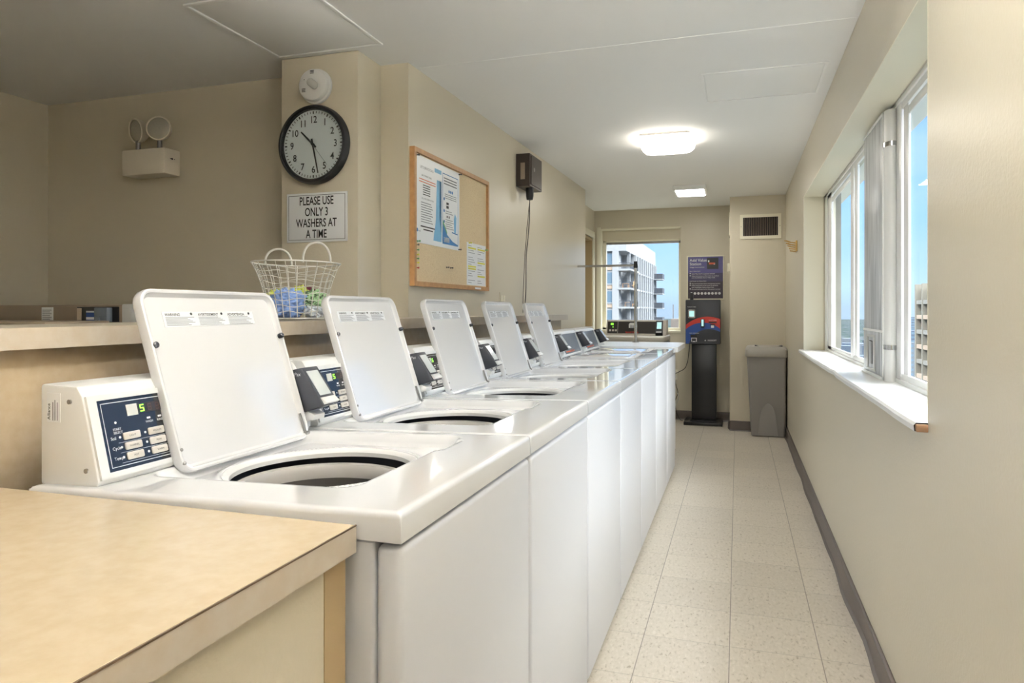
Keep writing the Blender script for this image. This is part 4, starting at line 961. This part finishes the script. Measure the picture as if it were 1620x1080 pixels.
for a in ((-.468, -.412, .915, .922), (-.468, -.461, .880, .915), (-.419, -.412, .880, .915), (-.455, -.425, .878, .885)): b.box(a[0], a[1], ky - .003, ky, a[2], a[3])
b.build('kiosk_lettering', 'print_w', kb, flip=False)
b = MB(); b.box(-.485, -.452, 7.74, 7.78, 1.323, 1.40, r=.003); b.build('antenna', 'black', root)
root = thing('add_value_poster', 'purple Add Value Station instruction poster on the far wall above the kiosk', 'poster', (-.34, YF, 1.33))
px0, px1, pz0, pz1 = -.535, -.140, 1.33, 1.813
b = MB(); b.box(px0, px1, YF - .018, YF, pz0, pz1, r=.002); b.build('poster_frame', 'cream', root)
M['purple'] = mat('violet_print', srgb(84, 80, 136), .4); M['plum'] = mat('plum_print', srgb(50, 38, 52), .4); M['mauve'] = mat('mauve_print', srgb(58, 50, 86), .4)
b = MB(); yp = YF - .0185
b.box(px0 + .012, px1 - .012, yp, YF - .017, 1.62, pz1 - .012, mi=0); b.box(px0 + .012, px1 - .012, yp, YF - .017, 1.53, 1.62, mi=2); b.box(px0 + .012, px1 - .012, yp, YF - .017, pz0 + .012, 1.53, mi=1)
b.build('poster_print', ['purple', 'plum', 'mauve'], root)
b = MB(); yt = yp - .0006
b.text('Add Value', .044, (px0 + .03, yt, 1.748), X1, Z1, bold=True); b.text('Station', .044, (px0 + .03, yt, 1.708), X1, Z1, bold=True); b.text('Usage Instructions', .021, (px0 + .03, yt, 1.68), X1, Z1)
b.text('Buy a Value Card', .016, (px0 + .03, yt, 1.637), X1, Z1)
for k, s_ in enumerate(('Select "Buy Card" on payment terminal', 'Follow instructions on the screen to purchase', 'with Credit/Debit, Cash or Value Code.')): b.text(s_, .0155, (px0 + .05, yt, 1.608 - .0235 * k + (.004 if k == 2 else 0)), X1, Z1, bold=True)
b.text('Add Funds to a Value Card', .016, (px0 + .03, yt, 1.528), X1, Z1)
for k, s_ in enumerate(('Place and hold value card on the payment terminal', 'Follow instructions on the screen to add funds', 'with Credit/Debit, Cash or Value Code.', 'Place and hold value card on the payment terminal')): b.text(s_, .0148, (px0 + .05, yt, 1.500 - .0205 * k), X1, Z1, bold=True)
for z_ in (1.613, 1.588, 1.505, 1.484, 1.443): b.box(px0 + .03, px0 + .041, yt, yp, z_, z_ + .011)
for k in range(9): b.lathe((px0 + .05 + .037 * k, yp, 1.398), (0, -1, 0), [(.014, 0), (.014, .0006)], 14)
b.build('poster_lettering', 'print_w', root, flip=False)
b = MB(); b.box(px0 + .215, px0 + .335, yp - .001, yp, 1.665, 1.785, mi=0); b.box(px0 + .235, px0 + .30, yp - .0015, yp - .001, 1.715, 1.735, mi=1); b.box(px0 + .225, px0 + .24, yp - .0015, yp - .001, 1.74, 1.76, mi=2); b.box(px0 + .285, px0 + .30, yp - .0015, yp - .001, 1.712, 1.722, mi=2)
b.build('machine_picture', ['black', 'orange', 'paper'], root)

root = thing('trash_bin', 'tall grey plastic trash bin in the corner beside the right wall', 'trash bin', (.27, 7.24, 0))
def rl(cx, cy, w_, l_, r, z, n=5): return [(cx + p[0], cy + p[1], z) for p in rrect(w_, l_, r, n)]
b = MB(); bcx, bcy = .262, 7.245
b.loft([rl(bcx + .018, bcy, .30, .20, .02, 0.004), rl(bcx + .018, bcy, .31, .21, .022, .012), rl(bcx, bcy, .355, .25, .022, .78), rl(bcx, bcy, .345, .24, .02, .78), rl(bcx + .018, bcy, .30, .20, .02, .03)], True, True)
bd = b.build('bin_body', 'bin', root)
b = MB(); P = []
for i in range(17):
    a = PI * i / 16; P.append((math.cos(a) * .078, .12 + .20 * math.sin(a)))
P = [(.092, .012)] + P + [(-.092, .012)]
def fy(z): return bcy - (.105 + .02 * (z - .012) / .768)
b.loft([[(bcx + .014 + x, fy(z) - o_, z) for x, z in P] for o_ in (-.004, .007)]); b.build('arch_relief', 'bin', bd)
b = MB()
b.loft([rl(bcx, bcy, .375, .275, .03, .765), rl(bcx, bcy, .385, .285, .035, .775), rl(bcx, bcy, .380, .28, .035, .835), rl(bcx, bcy, .35, .25, .05, .862), rl(bcx, bcy, .30, .16, .05, .872)]); ld = b.build('bin_lid', 'binlid', root)
b = MB(); lp = []
for i in range(15):
    t = -1 + i / 7; x = bcx + .02 + t * .125; zc = .868 - .014 * (1 - t * t) + .006
    lp.append([(x, bcy - .10 - .01 * (1 - t * t), zc - .010), (x, bcy - .10, zc + .002), (x, bcy + .02, zc + .004), (x, bcy + .02, zc - .01)])
b.loft(lp)
b.build('lid_opening', 'black', ld)

# vent grille
root = thing('vent_grille', 'cream framed louvred vent high on the wall above the trash bin', 'vent', (.215, YC, 2.0))
vx0, vx1, vz0, vz1 = .022, .410, 1.925, 2.170
b = MB(); t = .03
for a in ((vx0, vx1, vz0, vz0 + t), (vx0, vx1, vz1 - t, vz1), (vx0, vx0 + t, vz0 + t, vz1 - t), (vx1 - t, vx1, vz0 + t, vz1 - t)): b.box(a[0], a[1], YC - .010, YC, a[2], a[3])
b.build('frame', 'cream', root, smooth=False)
b = MB(); b.box(vx0 + t, vx1 - t, YC - .002, YC - .0005, vz0 + t, vz1 - t); b.build('duct_back', 'grille', root)
for k in range(19):
    x = vx0 + t + .012 + .0167 * k
    b = MB(); b.hexa([(x - .0018, YC - .008, vz0 + t), (x - .0005, YC - .008, vz0 + t), (x + .0035, YC - .001, vz0 + t), (x + .0022, YC - .001, vz0 + t)], [(x - .0018, YC - .008, vz1 - t), (x - .0005, YC - .008, vz1 - t), (x + .0035, YC - .001, vz1 - t), (x + .0022, YC - .001, vz1 - t)]); b.build('louvre', 'brown_app', root)
for x in (vx0 + .012, vx1 - .012):
    b = MB(); b.lathe((x, YC - .01, 2.05), (0, -1, 0), [(.004, 0), (.003, .002)], 8); b.build('screw', 'steel', root)

# folding wall hooks
root = thing('folding_hook_rack', 'small brass coloured folding hook rack on the right wall above the trash bin', 'hook rack', (XR, 6.02, 1.72))
b = MB(); b.box(XR - .012, XR, 5.97, 6.10, 1.68, 1.765, r=.003); b.build('back_plate', 'gold', root)
for k in range(5):
    z = 1.762 - .017 * k; b = MB(); b.tube([(XR - .01, 6.06, z - .01), (XR - .05, 6.06, z - .004), (XR - .092 + .012 * k, 6.06, z + .012 - .004 * k)], .0045, 8); b.build('hook_prong', 'gold', root)
    b = MB(); b.tube([(XR - .01, 6.00, z - .014), (XR - .045, 6.00, z - .010), (XR - .082 + .012 * k, 6.00, z + .006 - .004 * k)], .0045, 8); b.build('hook_prong', 'gold', root)
# electrical boxes on the side of the chase
root = thing('wall_thermostat', 'small pale thermostat on the wall corner beside the kiosk poster', 'thermostat', (XC, 7.72, 1.67))
b = MB(); b.box(XC - .028, XC, 7.60, 7.69, 1.615, 1.70, r=.004); b.build('housing', 'cream', root)
b = MB(); b.box(XC - .029, XC - .0275, 7.615, 7.675, 1.65, 1.69); b.build('dial_window', 'plastic_lg', root)
root = thing('wall_panel', 'narrow cream panel high on the wall corner left of the vent', 'panel', (XC, 7.7, 2.1))
b = MB(); b.box(XC - .012, XC, 7.55, 7.80, 1.98, 2.22, r=.003); b.build('cover', 'cream', root)
b = MB(); b.box(XC - .0135, XC - .012, 7.58, 7.77, 2.01, 2.19, r=.0005); b.build('inner_cover', 'paint', root)
# kiosk power cord and cords in the corner
pts = [(-.50, 7.90, .88), (-.515, 7.93, .70), (-.55, 7.95, .58), (-.62, 7.965, .53), (-.66, 7.97, .50), (-.655, 7.96, .40), (-.63, 7.95, .30), (-.66, 7.95, .20), (-.64, 7.93, .08), (-.60, 7.90, .012), (-.57, 7.88, .008)]
def smooth_path(P, n=6):
    P = [Vector(p) for p in P]; R_ = []
    for i in range(len(P) - 1):
        p0 = P[max(i - 1, 0)]; p1 = P[i]; p2 = P[i + 1]; p3 = P[min(i + 2, len(P) - 1)]
        for j in range(n):
            t = j / n; R_.append(.5 * ((2 * p1) + (p2 - p0) * t + (2 * p0 - 5 * p1 + 4 * p2 - p3) * t * t + (3 * p1 - p0 - 3 * p2 + p3) * t ** 3))
    return R_ + [P[-1]]
b = MB(); b.tube(smooth_path(pts), .0035, 6); tag(b.build('power_cord', 'cord', loc=(-.60, 7.90, .0)), 'black power cord drooping from the kiosk to the corner by the slab counter', 'cord')
pts = [(-.66, 7.985, .50), (-.68, 7.95, .44), (-.66, 7.92, .34), (-.62, 7.93, .27), (-.65, 7.95, .17), (-.69, 7.93, .10), (-.66, 7.90, .02), (-.70, 7.85, .008)]
b = MB(); b.tube(smooth_path(pts), .005, 6); tag(b.build('appliance_hose', 'plastic_lg', loc=(-.68, 7.90, 0)), 'pale tangled hose hanging in the corner beside the black cord', 'hose')
root = thing('wall_outlet', 'small outlet on the far wall where the cords are plugged in', 'outlet', (-.67, YF, .5))
b = MB(); b.box(-.705, -.635, YF - .006, YF, .44, .555, r=.002); b.build('plate', 'cream', root)
b = MB(); b.box(-.685, -.655, YF - .008, YF - .006, .505, .535); b.box(-.685, -.655, YF - .008, YF - .006, .460, .490); b.build('socket', 'plastic_lg', root)

# ================================================================== DUCT COVER IN THE RIGHT WINDOW
root = thing('window_duct_cover', 'tall grey marbled cover with a small lower door and white pipe standing in the window', 'window panel', (.57, 3.3, WZ0 + .006))
zb = WZ0 + .006
b = MB(); b.box(.553, .578, 3.12, 3.56, zb + .012, WZ1 - .03, r=.002); b.build('cover_panel', 'marble', root)
b = MB()
b.box(.549, .580, 3.112, 3.122, zb, WZ1 - .022, r=.001); b.box(.549, .580, 3.112, 3.57, WZ1 - .032, WZ1 - .022, r=.001); b.box(.545, .580, 3.112, 3.60, zb, zb + .014, r=.002); b.box(.549, .556, 3.115, 3.565, zb + .19, zb + .200, r=.001)
b.build('edge_trim', 'white_trim', root)
b = MB(); b.box(.5495, .553, 3.13, 3.55, zb + .016, zb + .19, r=.001); dr = b.build('lower_door', 'marble', root)
b = MB()
for a in ((3.27, 3.46, zb + .022, zb + .032), (3.27, 3.46, zb + .165, zb + .175), (3.27, 3.30, zb + .032, zb + .165), (3.43, 3.46, zb + .032, zb + .165)): b.box(.546, .5495, *a, r=.001)
b.build('door_frame', 'plastic_lg', dr)
b = MB(); b.box(.5475, .5496, 3.335, 3.395, zb + .05, zb + .15); b.build('door_slot', 'grille', dr)
b = MB(); b.box(.5470, .5476, 3.340, 3.395, zb + .05, zb + .146); b.build('slot_flap', 'marble', dr)
b = MB(); lpp = []
for z in (zb, WZ1 - .022): lpp.append([(.556 + .021 - .023 * math.cos(a), 3.112 - .045 * math.sin(a), z) for a in [PI * i / 12 for i in range(13)]])
b.loft(lpp); b.build('white_pipe', 'white_trim', root)
for z in (zb + .125, zb + .925):
    b = MB(); lpp = []
    for zz in (z, z + .018): lpp.append([(.556 + .021 - .026 * math.cos(a), 3.112 - .048 * math.sin(a), zz) for a in [PI * i / 12 for i in range(13)]])
    b.loft(lpp); b.box(.600, .612, 3.03, 3.07, z, z + .018); b.build('pipe_strap', 'chrome', root)

# ================================================================== OUTSIDE
GZ = -62.0
b = MB(); b.add([(-2500, -800, GZ), (4500, -800, GZ), (4500, 5500, GZ), (-2500, 5500, GZ)], [(0, 1, 2, 3)]); g = b.build('ground', 'city', flip=False); g['kind'] = 'structure'; g['label'] = 'distant city ground seen through the windows'
b = MB(); b.box(XO + .001, .700, 5.46, 6.3, -3, 4.5); o = b.build('concrete_fin', 'concrete', smooth=False); o['kind'] = 'structure'
b = MB(); b.box(-1.6, .66, 8.23, 9.0, -.3, .70); o = struct(b.build('trim_4', 'concrete', smooth=False))

# white apartment block beyond the far window
root = thing('apartment_tower', 'white apartment block with corner balconies beyond the far window', 'building', (-25, 125, GZ))
bX, bY0, bY1, TOP, PB = -16.3, 108.0, 148.0, 13.2, 10.4
ST = 2.92
NF = 26
b = MB()
b.box(-60, -18.35, bY0 + .5, bY1, GZ, TOP - .5); b.box(-18.4, bX - .9, bY0 + 9.5, bY1, GZ, PB + .5); b.box(-60, bX, bY0, bY1, PB, TOP)
b.box(-18.45, -17.45, bY0, bY0 + 2, GZ, PB); b.box(-22.0, -20.05, bY0, bY0 + .6, GZ, PB); b.box(-60, -24.2, bY0, bY0 + .6, GZ, PB); b.build('tower_wall', 'bwhite', root, smooth=False)
b = MB()
for k in range(10):
    zc = PB - ST * (k + 1)
    b.box(-17.6, bX + .7, bY0 - .1, bY0 + 9.8, zc - .12, zc + .16)
    b.box(bX - .9, bX + .12, bY0 + 9.8, bY1, zc - .05, zc + .22)
b.box(bX - .5, bX, bY0 + 4.0, bY0 + 4.5, PB - 10 * ST, PB)
b.build('floor_slab', 'bwhite', root, smooth=False)
nf = 10
for j in range(nf + 1):
    y = bY0 + 9.6 + (bY1 - bY0 - 9.6) * j / nf
    b = MB(); b.box(bX - .9, bX + .25, y - .28, y + .28, PB - 10 * ST, PB); b.build('facade_fin', 'bwhite', root)
for k in range(6):
    z0 = PB - ST * (k + 1) + .3
    for j in range(nf):
        ya = bY0 + 9.6 + (bY1 - bY0 - 9.6) * j / nf + .35; yb = bY0 + 9.6 + (bY1 - bY0 - 9.6) * (j + 1) / nf - .35
        b = MB(); b.box(bX - .92, bX - .88, ya, (ya + yb) / 2 + .4, z0, z0 + ST - .6); b.build('window', 'bglass', root)
    for xa in (-19.98, -24.1):
        z1 = PB - ST * k - .35
        b = MB(); b.box(xa, xa + 1.45, bY0 + .38, bY0 + .49, z1 - 1.75, z1); wn2 = b.build('window', 'bglass', root)
        b = MB(); b.box(xa, xa + 1.45, bY0 + .36, bY0 + .49, z1 - 2.55, z1 - 2.0); b.build('window_spandrel', 'bbrick', root)
        b = MB()
        for a in ((xa - .1, xa, z1 - 2.0, z1 + .1), (xa + 1.45, xa + 1.55, z1 - 2.0, z1 + .1), (xa, xa + 1.45, z1 - 1.95, z1 - 1.75), (xa + .35, xa + .42, z1 - 1.75, z1)): b.box(a[0], a[1], bY0 + .28, bY0 + .49, a[2], a[3])
        b.build('window_frame', 'bwhite', root)
    b = MB(); zc = PB - ST * (k + 1)
    for i in range(2): b.box(-17.4, bX + .65, bY0, bY0 + .05, zc + .55 + .5 * i, zc + .60 + .5 * i); b.box(bX + .6, bX + .65, bY0, bY0 + 9.4, zc + .55 + .5 * i, zc + .60 + .5 * i)
    for i in range(14): b.box(-17.4 + .14 * i, -17.36 + .14 * i, bY0, bY0 + .05, zc, zc + 1.1)
    for i in range(30): b.box(bX + .6, bX + .65, bY0 + .3 * i, bY0 + .3 * i + .05, zc, zc + 1.1)
    b.build('balcony_railing', 'bdark', root, smooth=False)
    b = MB(); b.box(-17.4, -17.15, bY0 + 9.35, bY0 + 9.45, zc + .2, zc + 2.5); b.box(-16.9, -16.4, bY0 + 9.38, bY0 + 9.46, zc + .2, zc + 2.4); b.build('balcony_door', 'bglass', root)
    b = MB(); b.box(bX + .2, bX + 1.9, bY1 - 4.4, bY1 - .4, zc - .1, zc + .1); sl = b.build('rear_balcony', 'bwhite', root)
    b = MB(); b.box(bX + 1.8, bX + 1.9, bY1 - 4.4, bY1 - .4, zc + .1, zc + 1.15); b.box(bX + .3, bX + 1.8, bY1 - 4.4, bY1 - 4.3, zc + .1, zc + 1.15); b.build('balcony_screen', 'bdark', sl)
for k, (xx, n_) in enumerate(((-16.7, 1), (-16.3, 2))):
    zc = PB - ST * (n_ + 1) + .16
    r2_ = thing('patio_set', ('wooden patio chair and table on the upper corner balcony of the white block', 'wooden patio chairs on the lower corner balcony of the white block')[k], 'patio furniture', (xx, bY0 + 2, zc))
    b = MB(); b.box(xx - .5, xx + .5, bY0 + 1.5, bY0 + 2.5, zc + .65, zc + .72)
    b.build('table_top', 'wood_f', r2_)
    for dx in (-.42, .42):
        for dy in (1.6, 2.4): b = MB(); b.box(xx + dx - .04, xx + dx + .04, bY0 + dy - .04, bY0 + dy + .04, zc, zc + .65); b.build('leg', 'wood_f', r2_)
    b = MB(); b.box(xx + .7, xx + 1.3, bY0 + 1.6, bY0 + 2.2, zc + .35, zc + .45); b.box(xx + 1.22, xx + 1.3, bY0 + 1.6, bY0 + 2.2, zc + .45, zc + 1.0); b.box(xx + .7, xx + .78, bY0 + 1.6, bY0 + 1.68, zc, zc + .35); b.box(xx + 1.22, xx + 1.3, bY0 + 1.6, bY0 + 1.68, zc, zc + .35); b.build('chair', 'wood_f', r2_)

# rooftop box with mast outside the far window
root = thing('rooftop_unit', 'small dark rooftop box with a thin mast outside the far window', 'rooftop unit', (-1.55, 20.3, .3))
b = MB(); b.box(-1.78, -1.40, 20.0, 20.6, .3, .98, r=.02); b.build('unit_box', 'roofdark', root)
b = MB(); b.cyl((-1.72, 20.1, .9), (-1.72, 20.1, 1.38), .012); b.build('mast', 'roofdark', root)
b = MB(); b.box(-9, -1.0, 17.0, 26, -1.0, .3); o = b.build('neighbour_roof', 'bwhite', smooth=False); tag(o, 'pale flat neighbouring roof just outside the far window', 'roof')
b = MB(); b.box(-9, -1.0, 17.0, 26, GZ, -1.0); o = b.build('neighbour_block', 'concrete', smooth=False); tag(o, 'plain block carrying the pale flat roof outside the far window', 'building')

def tower(x, y, w_, l_, top, m_, label, storeys=True, cat='building', name='tower'):
    root = thing(name, label, cat, (x, y, GZ))
    b = MB(); b.box(x - w_ / 2, x + w_ / 2, y - l_ / 2, y + l_ / 2, GZ, top); b.build('tower_wall', m_, root, smooth=False)
    if storeys:
        b = MB(); n_ = int((top - GZ) / 3.0)
        for k in range(min(n_, 34)):
            z = top - 1.2 - 3.0 * k
            b.box(x - w_ / 2 + .8, x + w_ / 2 - .8, y - l_ / 2 - .06, y - l_ / 2, z - 1.5, z); b.box(x - w_ / 2 - .06, x - w_ / 2, y - l_ / 2 + .8, y + l_ / 2 - .8, z - 1.5, z)
        b.build('window_bands', 'bglass', root, smooth=False)
    return root
# beige balcony tower at the edge of the right window
root = tower(41.1, 158.0, 10, 12, 6.0, 'btan', 'slim beige balcony tower at the near edge of the right window', False)
for k in range(14):
    z = 5.0 - 3.0 * k
    b = MB(); b.box(35.9, 36.1, 153.2, 162.6, z - 1.6, z); b.build('window', 'bglass', root)
    b = MB(); b.box(35.0, 36.1, 153.0, 162.8, z - 2.5, z - 1.7); b.build('balcony', 'bbrick' if k % 2 else 'concrete', root)
for y in (152.4, 157.9, 163.5):
    b = MB(); b.box(34.9, 36.2, y - .4, y + .4, GZ, 6.6); b.build('corner_pier', 'btan', root)
M['tglass'] = mat('blue_grey_tower_glass', srgb(54, 70, 92), .3); M['far1'] = mat('hazy_grey_building', srgb(72, 84, 100), .9); M['far2'] = mat('hazy_pale_building', srgb(92, 98, 106), .9); M['tree'] = mat('tree_green', srgb(38, 54, 44), .9)
tower(127.6, 600, 7.5, 9, -14.0, 'tglass', 'dark blue glass tower left of the slim beige tower in the right window')
tower(191, 900, 14, 14, -6.0, 'far1', 'tall hazy grey tower behind the dark blue glass tower')
tower(104, 500, 4, 6, -19, 'far2', 'small pale tower left of the dark blue glass tower')
rnd = random.Random(3)
far = None; n = 0
boxes = [(127.6, 600, 14), (191, 900, 20), (104, 500, 10), (40, 158, 16), (-38, 128, 50)]
for i in range(110):
    if i < 75: a = rnd.uniform(7.5, 20); 
    else: a = rnd.uniform(-12, -2)
    d = rnd.uniform(260, 1500); x = d * math.tan(math.radians(a)); y = d
    hh = rnd.uniform(6, 26) + (14 if rnd.random() < .2 else 0)
    sz = rnd.uniform(10, 26)
    if any(abs(x - X_) < (sz + S_) / 2 + 2 and abs(y - Y_) < (sz + S_) / 2 + 2 for X_, Y_, S_ in boxes): continue
    boxes.append((x, y, sz))
    b = MB(); b.box(x - sz / 2, x + sz / 2, y - sz / 2, y + sz / 2, GZ, GZ + hh)
    tag(b.build('distant_building', ('far1', 'far2', 'far1', 'tglass')[i % 4], loc=(x, y, GZ), smooth=False), 'small hazy block of the distant city seen below the window horizon', 'building', 'distant city blocks')
b = MB()
for i in range(260):
    a = rnd.uniform(8, 22); d = rnd.uniform(180, 900); x = d * math.tan(math.radians(a)); r_ = rnd.uniform(3, 7)
    if any(abs(x - X_) < S_ / 2 + 8 and abs(d - Y_) < S_ / 2 + 8 for X_, Y_, S_ in boxes): continue
    b.lathe((x, d, GZ), (0, 0, 1), [(r_ * .5, 2), (r_, 5), (r_ * .8, 8), (r_ * .3, 10)], 7)
o = b.build('tree_canopy', 'tree'); tag(o, 'green tree tops between the distant blocks below the right window', 'trees'); o['kind'] = 'stuff'
